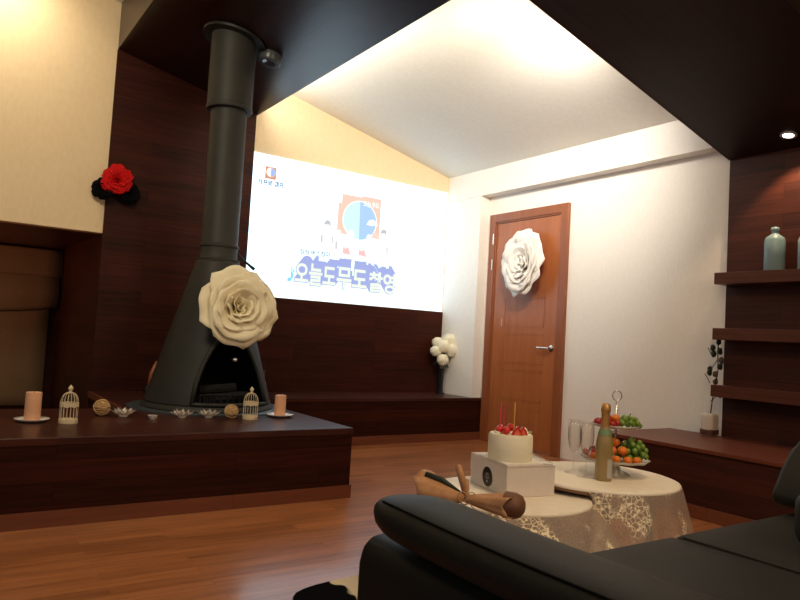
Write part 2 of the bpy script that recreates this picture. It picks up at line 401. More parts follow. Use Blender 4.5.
for (x, z) in ((3.06, 1.665), (3.23, 1.665)): poly([(x-.04, z-.03), (x+.045, z-.035), (x+.02, z+.03), (x-.01, z+.01), (x-.03, z+.04)], .0146, e_rd, 'picture_patch')
poly([(3.33, 1.86), (3.36, 1.87), (3.40, 1.85), (3.385, 1.80), (3.35, 1.81)], .0147, emit('picture_tan', (.93, .68, .58), 1), 'picture_patch')
def text(body, x, z, size, m, name, off=.015, sx=1, bold=0, parent=None, layers=1, dx=0, dz=0):
    cu = bpy.data.curves.new('t', 'FONT'); cu.body = body; cu.size = size; cu.offset = bold; cu.extrude = .0006; cu.align_x = 'CENTER'
    to = bpy.data.objects.new('t', cu); C.objects.link(to); bpy.context.view_layer.update()
    me0 = bpy.data.meshes.new_from_object(to.evaluated_get(bpy.context.evaluated_depsgraph_get()))
    bpy.data.objects.remove(to)
    bm = BM()
    for i in range(layers):
        n0 = len(bm.verts); bm.from_mesh(me0); bm.verts.ensure_lookup_table()
        for v in bm.verts[n0:]:
            a, b, c = v.co
            v.co = (x-ox+a*sx+dx*i, -off-c+.0004*i, z-oz+b+dz*i)
    bpy.data.meshes.remove(me0)
    for f in bm.faces: f.material_index = 0
    me = bpy.data.meshes.new(name); bm.to_mesh(me); bm.free(); me.materials.clear(); me.materials.append(m)
    o_ = bpy.data.objects.new(name, me); C.objects.link(o_); o_.parent = t; return o_
text('오늘도', 2.765, 1.335, .205, e_vi, 'title_shadow', .0165, .72, .013, layers=7, dx=.008, dz=.011)
text('오늘도', 2.765, 1.335, .205, e_cr, 'title_lettering', .0225, .72, .006)
text('무도', 3.135, 1.335, .215, e_vi, 'title_shadow', .0165, .82, .013, layers=7, dx=.001, dz=.012)
text('무도', 3.135, 1.335, .215, e_cr, 'title_lettering', .0225, .82, .006)
text('촬영', 3.47, 1.33, .20, e_vi, 'title_shadow', .0165, .86, .013, layers=7, dx=-.008, dz=.011)
text('촬영', 3.47, 1.33, .20, e_cr, 'title_lettering', .0225, .86, .006)
text('♪', 2.53, 1.33, .20, e_cy, 'music_note', .0225, 1, .003)
text('♪', 3.74, 1.36, .08, emit('picture_sand', (.80, .78, .68), 1), 'music_note', .019, 1, .001)
text('싱싱 버스킹이', 2.745, 1.583, .052, emit('ink_grey', (.08, .08, .12), 1), 'caption_lettering', .0225, 1.0, .001)
text('오늘 무도', 3.30, 2.10, .055, e_wh, 'panel_lettering', .0145, .8, .001)
# little logo, upper left
poly([(2.235, 2.18), (2.335, 2.18), (2.335, 2.285), (2.235, 2.285)], .008, emit('logo_orange', (.72, .30, .16), 1), 'logo_panel')
poly(ell(2.285, 2.238, .04, .04, n=20), .0095, e_wh, 'logo_disc')
poly(ell(2.285, 2.238, .038, .038, -PI*.5, PI*.5, 12), .0105, emit('logo_blue', (.35, .50, .88), 1), 'logo_half_disc')
text('거꾸로 캠프', 2.29, 2.125, .050, emit('logo_grey', (.10, .14, .24), 1), 'logo_lettering', .012, 1, .0015)
for (x, z) in ((2.47, 1.72), (3.70, 1.70)):
    bm = BM(); tube(bm, [(x-ox+.06*math.cos(a*PI/12), -.0075, z-oz+.06*math.sin(a*PI/12)) for a in range(24)], .0018, 5, True)
    obj('picture_ring', bm, emit('picture_faint', (.86, .90, .92), 1), t)

# ------------------------------------------------------------------ stove
CX, CY = 1.52, 4.33
s = obj('hearth_plate', lathe(BM(), [(0, 0), (.49, 0), (.49, .008), (.485, .010), (0, .010)], 64), slate, loc=(CX, CY, BT), smooth=True, angle=30)
tag(s, 'round blue-grey slate plate lying on the hearth beneath the stove', 'plate')
t = thing('cone_fireplace', 'tall dark grey conical fireplace with flue pipe rising to the wood soffit', 'fireplace', (CX, CY, BT+.010))
B0 = BT+.010
prof = [(.408, 0), (.412, .012), (.398, .02), (.392, .03)]
def cone_r(z):  # z above base
    return .392 + (.135-.392)*((z-.03)/.90) if z < .93 else .132
th0, hw0 = math.radians(-85), math.radians(38)
arch_h = .47
def in_arch(a, z):
    if z < .045 or z > arch_h: return False
    k = (z-.045)/(arch_h-.045)
    return abs((a-th0+PI) % (2*PI)-PI) < hw0*(1-k**2)**.5
bm = BM(); seg = 120; zs = [.03+.90*i/70 for i in range(71)]
ring = [[bm.verts.new((cone_r(z)*math.cos(2*PI*i/seg), cone_r(z)*math.sin(2*PI*i/seg), z)) for i in range(seg)] for z in zs]
for a in range(70):
    for i in range(seg):
        am = 2*PI*(i+.5)/seg; zm = (zs[a]+zs[a+1])/2
        if not in_arch(am, zm): bm.faces.new((ring[a][i], ring[a][(i+1) % seg], ring[a+1][(i+1) % seg], ring[a+1][i]))
obj('hood', bm, iron, t, smooth=True, solid=.006)
bm = BM(); lathe(bm, [(.41, 0), (.415, .006), (.41, .016), (.398, .03), (.385, .03), (.385, 0), (.41, 0)], 96); obj('base_rim', bm, iron, t, smooth=True, angle=40)
# arch flange
pts = []; N = 48
for i in range(N+1):
    q = -1 + 2*i/N; k = (1-abs(q)**2)**.5 if abs(q) < 1 else 0
    z = .045 + k*(arch_h-.045); a = th0+q*hw0; r = cone_r(z)+.006
    pts.append((r*math.cos(a), r*math.sin(a), z))
obj('opening_flange', tube(BM(), pts, .013, 8), iron, t, smooth=True)
pts = [((.394)*math.cos(th0+hw0*(i/12-1)), .394*math.sin(th0+hw0*(i/12-1)), .045) for i in range(25)]
obj('opening_sill', tube(BM(), pts, .012, 8), iron, t, smooth=True)
bm = lathe(BM(), [(0, .02), (.36, .02), (.30, .30), (.22, .60), (.12, .86), (0, .86)], 48)
# inner fire bowl, open towards the arch
dele = [f for f in bm.faces if abs((math.atan2(f.calc_center_median().y, f.calc_center_median().x)-th0+PI) % (2*PI)-PI) < hw0*1.15 and .03 < f.calc_center_median().z < .58]
bmesh.ops.delete(bm, geom=dele, context='FACES'); obj('firebox', bm, soot, t, solid=.003)
for (a, b, r) in (((-.12, -.30, .07), (.16, -.22, .07), .035), ((-.05, -.18, .08), (.14, -.31, .09), .03), ((-.14, -.22, .12), (.08, -.25, .14), .028)):
    obj('log', tube(BM(), [a, b], r, 10), noisy('charred_log', (.002, .002, .002), (.007, .006, .005), 30, .95), t)
bm = BM(); 
for i in range(9): tube(bm, [(-.16+.04*i, -.345+.012*abs(i-4)*.5, .05), (-.16+.04*i, -.34+.012*abs(i-4)*.5, .10)], .005, 6)
tube(bm, [(-.17, -.33, .10), (0, -.352, .10), (.17, -.33, .10)], .006, 6)
obj('fire_grate', bm, soot, t)
bm = BM(); ball(bm, (.015, -.372, .315), .014, n=3); tube(bm, [(.015, -.36, .315), (.015, -.31, .315)], .006, 8)
obj('damper_knob', bm, metal, t, smooth=True)
# flue
H = 2.45
bm = BM(); lathe(bm, [(.132, .92), (.136, .93), (.136, .945), (.122, .95), (.119, .955), (.119, 1.02), (.126, 1.025), (.126, 1.04), (.119, 1.045), (.117, 1.05), (.117, H-.2)], 40)
obj('flue_pipe', bm, iron, t, smooth=True, angle=35)
zt_ = bz(CX)-B0
bm = BM(); lathe(bm, [(.120, 1.93), (.146, 1.93), (.150, 1.94), (.150, 1.955), (.146, 1.96), (.146, zt_+.03)], 40); obj('flue_sleeve', bm, iron, t, smooth=True, angle=35)
bm = BM(); lathe(bm, [(.15, 0), (.205, 0), (.21, .012), (.205, .02), (.15, .02)], 40, T=Matrix.Translation((0, 0, zt_-.022)) @ Matrix.Rotation(math.atan(.218), 4, 'Y'))
obj('ceiling_collar', bm, iron_d, t, smooth=True, angle=35)
bm = BM(); tube(bm, [(.115, -.03, 1.0), (.17, -.035, .95), (.235, -.04, .905)], .007, 8, rs=[.005, .007, .012]); tube(bm, [(.115, -.03, .96), (.16, -.035, .945)], .005, 6)
obj('damper_lever', bm, iron_d, t)

# small ceiling spotlight beside the flue
t = thing('ceiling_spotlight', 'small dark round spotlight fixed to the wood soffit beside the flue', 'spotlight', (1.765, 4.28, bz(1.765)))
T = Matrix.Rotation(math.atan(.218), 4, 'Y') @ Matrix.Rotation(PI, 4, 'X')
obj('housing', lathe(BM(), [(0, .002), (.078, .002), (.078, .05), (.070, .062), (.045, .062)], 28, T=T), noisy('spot_grey', (.05, .06, .07), (.08, .09, .10), 10, .3, 0), t, smooth=True, angle=40)
obj('lens', lathe(BM(), [(.045, .060), (.02, .054), (0, .052)], 24, T=T), mat('dark_lens', (.06, .08, .1), .1), t, smooth=True)

# recessed downlight in the cross beam
t = thing('recessed_downlight', 'small glowing round downlight set in the dark beam above the shelves', 'downlight', (4.13, 2.02, bx_(4.13)-.001))
T = Matrix.Rotation(math.atan(.218), 4, 'Y')
obj('ring', lathe(BM(), [(.030, -.001), (.046, -.001), (.046, -.006), (.032, -.008), (.030, -.001)], 28, T=T), mat('white_metal', (.4, .38, .36), .4), t, smooth=True, angle=40)
obj('bulb', lathe(BM(), [(0, -.003), (.030, -.003), (.028, -.006), (0, -.007)], 24, T=T), emit('bulb_glow', (1, .93, .82), 8), t, smooth=True)

# ------------------------------------------------------------------ roman blind in the recess
t = thing('roman_blind', 'brown fabric roman blind hanging in the dark recess at the left', 'blind', (-.2, 7.1, 1.5))
bf = noisy('blind_fabric', (.17, .105, .05), (.21, .135, .07), 90, .85, .3, .002)
bm = BM()
def sheet(bm, x0, x1, z0, z1, yy, sag, nx=24, nz=10):
    g = []
    for j in range(nz+1):
        row = []
        for i in range(nx+1):
            u = i/nx; v = j/nz; x = x0+(x1-x0)*u
            z = z1+(z0-z1)*v - sag*v*math.sin(PI*min(1, u*1.0)**3 if u < 1 else 0)
            row.append(bm.verts.new((x, yy-.05*math.sin(PI*v*.9)**2*(1 if sag else .2)+.01*math.sin(u*9), z)))
        g.append(row)
    for j in range(nz):
        for i in range(nx): bm.faces.new((g[j][i], g[j][i+1], g[j+1][i+1], g[j+1][i]))
sheet(bm, -2.4, 1.19, -.22, .03, -.03, 0); obj('valance', bm, bf, t, smooth=True, solid=.006)
bm = BM(); sheet(bm, -2.4, 1.18, -.50, -.20, .0, .07); obj('fold', bm, bf, t, smooth=True, solid=.005)
bm = BM(); sheet(bm, -2.4, 1.12, -1.42, -.36, .05, .0); obj('lower_panel', bm, bf, t, smooth=True, solid=.005)

# ------------------------------------------------------------------ flowers of folded paper
def petal(bm, th, tilt, base, ln, wd, curl, wav=.0, n=9):
    """one petal: rises from the axis (z) outwards; tilt 0 = along the axis, PI/2 = flat"""
    g = []
    for j in range(n+1):
        v = j/n
        ang = tilt*(.55+.45*v) + curl*max(0, v-.55)**1.5*2.2
        row = []
        if j == 0: px, pz = base, 0
        else:
            px += math.sin(ang)*ln/n; pz += math.cos(ang)*ln/n
        half = wd*(.28+.72*math.sin(min(1, v*1.25)*PI/2))*(1-max(0, v-.62)**2*2.6)
        for i in range(n+1):
            u = 2*i/n-1
            s = half*u
            cup = (s*s)/(max(px, .02)*2.4+wd*.8)
            x = px - cup*math.cos(tilt*.6) ; z = pz + cup*.75*math.sin(tilt) + wav*math.sin(u*5+th*3)*v*v + .35*curl*wd*(-abs(u)**3)*v*v*.6
            x += wav*.8*math.cos(u*4+th*5)*v
            row.append(bm.verts.new((x*math.cos(th)-s*math.sin(th), x*math.sin(th)+s*math.cos(th), z)))
        g.append(row)
    for j in range(n):
        for i in range(n): bm.faces.new((g[j][i], g[j][i+1], g[j+1][i+1], g[j+1][i]))
def rose(t, R, m, layers, seed, T, petal_parts=True, name='petal', thick=.0022):
    rnd = random.Random(seed); allb = None if petal_parts else BM()
    for li, (cnt, tilt, base, ln, wd, curl) in enumerate(layers):
        off = rnd.random()*6
        for k in range(cnt):
            th = off + 2*PI*k/cnt + rnd.uniform(-.12, .12)
            bm = BM() if petal_parts else allb
            n0 = len(bm.verts)
            petal(bm, th, tilt*rnd.uniform(.93, 1.07), base*R, ln*R*rnd.uniform(.92, 1.08), wd*R*rnd.uniform(.92, 1.1), curl, R*.028)
            bm.verts.ensure_lookup_table()
            for v in bm.verts[n0:]: v.co = T @ v.co
            if petal_parts: obj(name, bm, m, t, smooth=True, solid=thick)
    if not petal_parts: return obj(name, allb, m, t, smooth=True, solid=thick)
BLOOM = [(5, 1.40, .10, .98, .62, .45), (5, 1.16, .08, .86, .60, .40), (4, .92, .07, .74, .56, .32), (4, .68, .05, .62, .44, .22), (3, .42, .03, .54, .34, .12), (3, .16, .02, .46, .20, .0)]
ROSE = [(6, 1.42, .10, .98, .46, .9), (6, 1.18, .08, .90, .42, .8), (5, .92, .07, .78, .38, .6), (5, .66, .05, .66, .32, .4), (4, .42, .03, .54, .24, .2), (3, .18, .02, .46, .16, .0)]
def facing(loc, nrm, roll=0):
    q = Vector(nrm).to_track_quat('Z', 'Y').to_matrix().to_4x4()
    return q @ Matrix.Rotation(roll, 4, 'Z')
t = thing('paper_rose', 'large ivory paper rose fixed on the front of the dark fireplace', 'flower', (1.558, 4.07, 1.020), group='giant paper roses')
rose(t, .255, rose_ivory, BLOOM, 11, facing(0, (.0, -1, .12), .4))
t = thing('paper_rose', 'large white paper rose hanging on the brown door', 'flower', (XR-.040, 4.262, 1.612), group='giant paper roses')
rose(t, .278, rose_white, BLOOM, 23, Matrix.Diagonal((1, .86, 1.12, 1)) @ facing(0, (-1, -.02, .05), 1.1))
t = thing('wall_corsage', 'red paper rose between two black roses on the wall panel edge', 'flower', (1.057, YW-.045, 1.893))
rose(t, .115, rose_red, ROSE, 5, Matrix.Translation((0, -.03, .04)) @ facing(0, (-.2, -1, .1)), False, 'red_rose', .0015)
rose(t, .085, rose_black, ROSE, 6, Matrix.Translation((-.085, -.01, -.035)) @ facing(0, (-.4, -1, .0)), False, 'black_rose', .0015)
rose(t, .09, rose_black, ROSE, 7, Matrix.Translation((.085, -.01, -.035)) @ facing(0, (.3, -1, -.1)), False, 'black_rose', .0015)
bm = BM()
for i in range(9):
    a = -.5+i*.12; tube(bm, [(.0+.02*i-.05, -.01, -.05), (-.03+.02*i+.03*a, -.02, -.11), (-.05+.025*i+.1*a, -.02, -.15-.01*(i % 3))], .0015, 4)
obj('tassel', bm, rose_black, t)

# ------------------------------------------------------------------ things along the hearth
plate_bm = lambda: lathe(BM(), [(0, 0), (.035, 0), (.06, .006), (.072, .014), (.074, .016), (.060, .010), (.035, .005), (0, .005)], 40)
def candle(x, y, z, r, h, lab, platelab, pr):
    p = obj('saucer', plate_bm(), porcelain, smooth=True, loc=(x, y, z)); p.scale = (pr/.074,)*3
    tag(p, platelab, 'plate', 'candle saucers')
    zz = z+.005*pr/.074
    c = thing('pillar_candle', lab, 'candle', (x, y, zz), group='pillar candles on the hearth')
    wx_ = obj('wax', lathe(BM(), [(0, 0), (r*.97, 0), (r, .003), (r*.99, h-.004), (r*.95, h), (r*.6, h-.004), (0, h-.008)], 36), wax, c, smooth=True, angle=50)
    obj('wick', tube(BM(), [(0, 0, h-.008), (.001, 0, h+.004)], .0012, 6), soot, wx_)
candle(.455, 3.80, BT, .037, .14, 'thick peach pillar candle at the far left end of the hearth', 'white saucer under the left peach candle', .080)
candle(1.78, 3.80, BT, .034, .125, 'peach pillar candle at the right end of the hearth', 'white saucer under the right peach candle', .082)
def birdcage(x, y, lab, hgt):
    c = thing('birdcage_lantern', lab, 'birdcage', (x, y, BT), group='little white birdcage lanterns')
    R_, hb = .043, .105
    bm = BM()
    for i in range(16):
        a = 2*PI*i/16; ca, sa = math.cos(a)*R_, math.sin(a)*R_
        pts = [(ca, sa, .006), (ca, sa, hb)]
        for k in range(1, 8):
            f = k/7*PI/2; pts.append((ca*math.cos(f)**.8 if k < 7 else 0.06*ca, sa*math.cos(f)**.8 if k < 7 else .06*sa, hb+.055*math.sin(f)))
        tube(bm, pts, .0013, 5)
    obj('bars', bm, cagem, c)
    bm = BM(); lathe(bm, [(0, 0), (R_+.003, 0), (R_+.004, .004), (R_+.003, .022), (R_, .022), (R_-.002, .006), (0, .006)], 32)
    obj('base', bm, cagem, c, smooth=True, angle=40)
    bm = BM()
    for i in range(32):   # scalloped band
        a0, a1 = 2*PI*i/32, 2*PI*(i+1)/32
        dz = .004*(1 if i % 4 in (0, 3) else 0)
        for z0_, z1_ in ((hb-.022+dz, hb+.002),):
            f = [((R_+.002)*math.cos(a), (R_+.002)*math.sin(a), z) for a, z in ((a0, z0_), (a1, z0_), (a1, z1_), (a0, z1_))]
            bm.faces.new([bm.verts.new(p) for p in f])
    obj('band', bm, cagem, c, solid=.0015)
    bm = BM(); lathe(bm, [(0, .155), (.010, .156), (.012, .160), (.006, .166), (.010, .172), (.013, .180), (.009, .188), (.003, .195), (0, .200)], 20)
    obj('finial', bm, cagem, c, smooth=True)
    c.scale = (hgt/.2,)*3
birdcage(.607, 3.73, 'small cream birdcage lantern beside the left candle', .190)
birdcage(1.565, 3.735, 'small cream birdcage lantern beside the right candle', .188)
def wicker(x, y, lab, R_=.042):
    bm = BM(); ball(bm, (0, 0, 0), R_*.84, n=3); rnd = random.Random(int(x*100))
    for i in range(16):
        q = Matrix.Rotation(rnd.uniform(0, PI), 3, 'X') @ Matrix.Rotation(rnd.uniform(0, PI), 3, 'Z')
        rr_ = R_*rnd.uniform(.90, 1.0)
        tube(bm, [q @ Vector((rr_*math.cos(a*PI/12), rr_*math.sin(a*PI/12), R_*.12*math.sin(3*a*PI/12+i))) for a in range(24)], .0032, 5, True)
    o_ = obj('wicker_ball', bm, rattan, loc=(x, y, BT+R_+.003), smooth=True); tag(o_, lab, 'ball', 'wicker balls on the hearth')
wicker(.811, 3.985, 'woven rattan ball between the left birdcage and a crystal dish')
wicker(1.462, 3.765, 'woven rattan ball next to the right birdcage lantern', .038)
def lotus(x, y, lab, s=1.0):
    c = thing('crystal_lotus', lab, 'candle holder', (x, y, BT), group='crystal lotus candle holders')
    obj('cup', lathe(BM(), [(0, .001), (.022, .001), (.024, .004), (.020, .008), (.027, .022), (.025, .022), (.017, .009), (0, .008)], 20), crystal, c, smooth=True, angle=40)
    for ring_, (cnt, tl, ln, wd) in enumerate(((9, 1.15, .050, .013), (8, .75, .042, .012))):
        for k in range(cnt):
            a = 2*PI*(k+.5*ring_)/cnt; ca, sa = math.cos(a), math.sin(a); bm = BM()
            def P_(u, v, off=0):
                r_ = .018+math.sin(tl)*ln*v; z_ = .008+math.cos(tl)*ln*v+.006*v*v+off
                return (r_*ca-u*sa, r_*sa+u*ca, z_)
            lo = [P_(0, 0), P_(wd*.8, .35), P_(wd, .62), P_(0, 1.05), P_(-wd, .62), P_(-wd*.8, .35)]
            hi = P_(0, .5, .006); lw = P_(0, .5, -.004)
            V = [bm.verts.new(p) for p in lo]; h_ = bm.verts.new(hi); l_ = bm.verts.new(lw)
            for i in range(6): bm.faces.new((V[i], V[(i+1) % 6], h_)); bm.faces.new((V[(i+1) % 6], V[i], l_))
            obj('petal', bm, crystal, c)
    c.scale = (s,)*3
lotus(.912, 3.93, 'crystal lotus candle holder next to the left rattan ball', 1.05)
lotus(1.205, 3.84, 'crystal lotus candle holder right of the tiny glass tealight cup', 1.0)
lotus(1.352, 3.82, 'crystal lotus candle holder beside the right rattan ball', 1.0)
c = thing('tealight_cup', 'tiny clear glass tealight cup between crystal lotus holders', 'candle holder', (1.035, 3.80, BT))
obj('cup', lathe(BM(), [(0, 0), (.018, 0), (.028, .022), (.026, .022), (.016, .004), (0, .004)], 20), crystal, c, smooth=True, angle=40)
obj('tealight', lathe(BM(), [(0, .0045), (.013, .0045), (.016, .012), (0, .012)], 16), metal, c, smooth=True, angle=40)

# things behind the stove
c = thing('fire_tool_set', 'brown and black fire tools leaning at the back left of the stove', 'fire tools', (1.37, 5.12, BT))
tan = mat('tan_wood', (.33, .10, .04), .5)
obj('handle', tube(BM(), [(-.02, 0, .06), (.0, .02, .15), (.035, .03, .24)], .018, 8, rs=[.012, .02, .013]), tan, c, smooth=True)
obj('strap', tube(BM(), [(-.045, 0, .012), (-.02, .0, .07)], .016, 8), iron_d, c, smooth=True)
obj('poker', tube(BM(), [(.0, 0, .004), (.03, .03, .16), (.06, .05, .27)], .010, 8), iron_d, c, smooth=True)
ball_ = BM(); ball(ball_, (.065, .05, .285), .013); obj('knob', ball_, metal, c, smooth=True)
c = thing('ash_bucket', 'dark brown metal ash bucket behind the right of the stove', 'bucket', (2.06, 4.86, BT))
obj('body', lathe(BM(), [(0, 0), (.055, 0), (.068, .20), (.072, .20), (.072, .21), (.064, .21), (.05, .01), (0, .01)], 28), mat('bucket_brown', (.045, .018, .010), .45, .4), c, smooth=True, angle=40)
obj('handle', tube(BM(), [(.072*math.cos(a), 0, .205+.08*math.sin(a)) for a in [PI*i/12 for i in range(13)]], .003, 6), iron_d, c)
bm = BM(); ball(bm, (-.015, -.03, .232), .011); ball(bm, (.05, -.06, .115), .012); obj('knob', bm, metal, c, smooth=True)

# ------------------------------------------------------------------ vase of white flowers on the back bench
t = thing('flower_vase', 'slim dark vase of round white blooms in the corner of the long bench', 'vase', (4.135, 5.24, BT))
dg = mat('dark_glass', (.010, .013, .016), .08, 0, Coat_Weight=.5)
obj('vase', lathe(BM(), [(0, 0), (.045, 0), (.047, .006), (.028, .02), (.025, .10), (.033, .24), (.030, .24), (.022, .10), (0, .03)], 28), dg, t, smooth=True, angle=50)
bm = BM(); blooms = [(-.10, -.02, .41, .045), (-.03, -.05, .46, .055), (.05, -.03, .52, .058), (.065, -.06, .43, .065), (-.045, -.07, .33, .050), (.02, .03, .47, .055), (-.04, .03, .49, .05)]
for x, y, z, r in blooms: tube(bm, [(0, 0, .10), (x*.3, y*.3, .27), (x, y, z)], .003, 5)
obj('stems', bm, leaf_d, t)
bl = mat('white_bloom', (.80, .74, .56), .7)
for x, y, z, r in blooms:
    r *= 1.12; bm = BM(); ball(bm, (x, y, z), r, n=3)
    for v in bm.verts:
        d_ = (v.co-Vector((x, y, z))).normalized(); v.co += d_*r*.13*math.sin(14*math.atan2(d_.z, d_.x))*math.sin(9*d_.y+3*z)
    obj('bloom', bm, bl, t, smooth=True)
rnd = random.Random(3)
for i in range(16):
    a = rnd.uniform(0, 2*PI); l_ = rnd.uniform(.07, .12); c0 = Vector((rnd.uniform(-.03, .05), rnd.uniform(-.04, .0), rnd.uniform(.28, .40)))
    d_ = Vector((math.cos(a)*.8, -.3+.6*rnd.random(), math.sin(a)*.6)).normalized(); s_ = d_.cross(Vector((0, 1, .3))).normalized()*.024
    bm = BM(); V = [bm.verts.new(p) for p in (c0, c0+d_*l_*.5+s_, c0+d_*l_, c0+d_*l_*.5-s_)]; bm.faces.new(V); obj('leaf', bm, leaf_d, t, solid=.001)

# ------------------------------------------------------------------ bottles on the shelf and the potted twig
bm_ = mat('blue_grey_glaze', (.22, .33, .35), .4)
def crock(x, y, z, h, lab):
    t = thing('stoneware_bottle', lab, 'bottle', (x, y, z), group='grey-blue bottles on the top shelf')
    k = h/.27
    obj('body', lathe(BM(), [(0, 0), (.052*k, 0), (.058*k, .006), (.058*k, .185*k), (.050*k, .205*k), (.026*k, .222*k), (.018*k, .232*k), (.018*k, .242*k), (0, .242*k)], 36), bm_, t, smooth=True, angle=60)
    obj('lip', lathe(BM(), [(0, .243*k), (.017*k, .243*k), (.024*k, .247*k), (.025*k, .258*k), (.020*k, .268*k), (.011*k, .27*k), (0, .268*k)], 28), bm_, t, smooth=True)
crock(4.215, 2.125, 1.438, .272, 'grey-blue stoneware bottle on the top shelf, the one fully in view')
crock(4.215, 1.93, 1.438, .255, 'grey-blue stoneware bottle on the top shelf at the right picture edge')
t = thing('potted_twig', 'dark leafy twig in a square white pot on the right bench', 'plant', (4.232, 2.52, BT))
bm = BM(); rbox(bm, -.043, .043, -.043, .043, 0, .142, .018); obj('pot', bm, mat('pot_white', (.62, .52, .44), .4), t, smooth=True)
obj('band', boxb(-.044, .044, -.044, .044, .006, .045), mat('pot_band', (.10, .03, .02), .5), t, bevel=.01)
bm = BM(); tw = [(0, 0, .10), (.005, -.01, .22), (-.0, -.03, .33), (.012, -.04, .43), (.0, -.04, .55), (.01, -.045, .66)]
tube(bm, tw, .004, 6)
for a, b in (((.0, 0, .22), (.03, -.03, .26)), ((-.01, 0, .34), (-.04, .02, .40)), ((.01, 0, .44), (.03, -.02, .49)), ((0, 0, .52), (-.03, .01, .57))): tube(bm, [a, b], .0025, 5)
obj('twig', bm, mat('twig_dark', (.02, .012, .01), .7), t)
rnd = random.Random(9)
for (x, y, z) in ((.03, -.05, .27), (-.035, -.01, .41), (-.02, .0, .43), (.03, -.05, .49), (-.025, -.02, .57), (.01, -.04, .61), (.02, -.02, .35), (-.03, -.03, .53), (0, -.06, .45), (.0, -.03, .40), (.01, -.05, .55)):
    bm = BM(); ball(bm, (x, y, z), .025, 1, .5, .9, n=2)
    for v in bm.verts: v.co.x += .004*math.sin(v.co.z*500); v.co.z += .004*math.sin(v.co.x*400)
    obj('leaf', bm, leaf_d if rnd.random() < .6 else mat('grey_leaf', (.10, .08, .07), .7), t, smooth=True)

# ------------------------------------------------------------------ cowhide rug
def hide_r(a): return 1 + .10*math.sin(3*a+.6) + .07*math.sin(5*a+2) + .05*math.sin(8*a)
bm = BM(); RC = (1.74, 1.83)
top = [bm.verts.new((0.66*hide_r(2*PI*i/96)*math.cos(2*PI*i/96), .42*hide_r(2*PI*i/96)*math.sin(2*PI*i/96), 0)) for i in range(96)]
bm.faces.new(top); r_ = bmesh.ops.extrude_face_region(bm, geom=bm.faces[:]); bmesh.ops.translate(bm, verts=[v for v in r_['geom'] if isinstance(v, bmesh.types.BMVert)], vec=(0, 0, .008))
hm = mat('cowhide', (.6, .5, .36), 1, Specular_IOR_Level=.0)
b = hm.node_tree.nodes['Principled BSDF']; cb, mp = coords(hm, 'xyz', (1, 1, 1))
no = nn(hm, 'ShaderNodeTexNoise'); no.inputs['Scale'].default_value = 2.6; no.inputs['Detail'].default_value = 3; mp.inputs['Location'].default_value = (.31, .40, 0)
lk(hm, mp.outputs[0], no.inputs['Vector']); sx_ = nn(hm, 'ShaderNodeSeparateXYZ'); lk(hm, cb.outputs[0], sx_.inputs[0])
ma = nn(hm, 'ShaderNodeMath', operation='MULTIPLY_ADD'); ma.inputs[1].default_value = .9; ma.inputs[2].default_value = .47; lk(hm, sx_.outputs[0], ma.inputs[0])
mi_ = nn(hm, 'ShaderNodeMath', operation='MINIMUM'); mi_.inputs[1].default_value = .10; lk(hm, ma.outputs[0], mi_.inputs[0])
ad = nn(hm, 'ShaderNodeMath', operation='ADD'); lk(hm, mi_.outputs[0], ad.inputs[0]); lk(hm, no.outputs['Fac'], ad.inputs[1])
rp = ramp(hm, ad.outputs[0], [(.5, (.006, .006, .007)), (.515, (.66, .55, .40))]); lk(hm, rp.outputs[0], b.inputs['Base Color'])
rug = obj('cowhide_rug', bm, hm, loc=(RC[0], RC[1], .0005)); tag(rug, 'black and cream cowhide rug on the wooden floor', 'rug')

# ------------------------------------------------------------------ nested round tables with lace cloths
lace = mat('lace', (.84, .76, .62), .7)
nt = lace.node_tree; b = nt.nodes['Principled BSDF']; outn = nt.nodes['Material Output']
cb, mp = coords(lace, 'xyz', (1, 1, 1))
vo = nn(lace, 'ShaderNodeTexVoronoi', feature='DISTANCE_TO_EDGE'); vo.inputs['Scale'].default_value = 75; lk(lace, mp.outputs[0], vo.inputs['Vector'])
n1 = nn(lace, 'ShaderNodeTexNoise'); n1.inputs['Scale'].default_value = 5; n1.inputs['Detail'].default_value = 2; lk(lace, mp.outputs[0], n1.inputs['Vector'])
big = ramp(lace, n1.outputs['Fac'], [(.42, (0, 0, 0)), (.47, (1, 1, 1))])
v2 = nn(lace, 'ShaderNodeTexVoronoi', feature='F1'); v2.inputs['Scale'].default_value = 85; lk(lace, mp.outputs[0], v2.inputs['Vector'])
pet = ramp(lace, v2.outputs['Distance'], [(.42, (1, 1, 1)), (.55, (.1, .1, .1))])
th = ramp(lace, vo.outputs['Distance'], [(.02, (.50, .50, .50)), (.06, (.38, .38, .38))])
fine = nn(lace, 'ShaderNodeTexNoise'); fine.inputs['Scale'].default_value = 32; fine.inputs['Detail'].default_value = 4; lk(lace, mp.outputs[0], fine.inputs['Vector'])
fr = ramp(lace, fine.outputs['Fac'], [(.44, (.15, .15, .15)), (.50, (1, 1, 1))])
m1 = nn(lace, 'ShaderNodeMath', operation='MULTIPLY'); lk(lace, pet.outputs[0], m1.inputs[0]); lk(lace, fr.outputs[0], m1.inputs[1])
v3 = nn(lace, 'ShaderNodeTexVoronoi', feature='DISTANCE_TO_EDGE'); v3.inputs['Scale'].default_value = 48; lk(lace, mp.outputs[0], v3.inputs['Vector'])
br3 = ramp(lace, v3.outputs['Distance'], [(.05, (.85, .85, .85)), (.11, (0, 0, 0))])
m0 = nn(lace, 'ShaderNodeMath', operation='MAXIMUM'); lk(lace, m1.outputs[0], m0.inputs[0]); lk(lace, br3.outputs[0], m0.inputs[1])
mul = nn(lace, 'ShaderNodeMath', operation='MULTIPLY'); lk(lace, big.outputs[0], mul.inputs[0]); lk(lace, m0.outputs[0], mul.inputs[1])
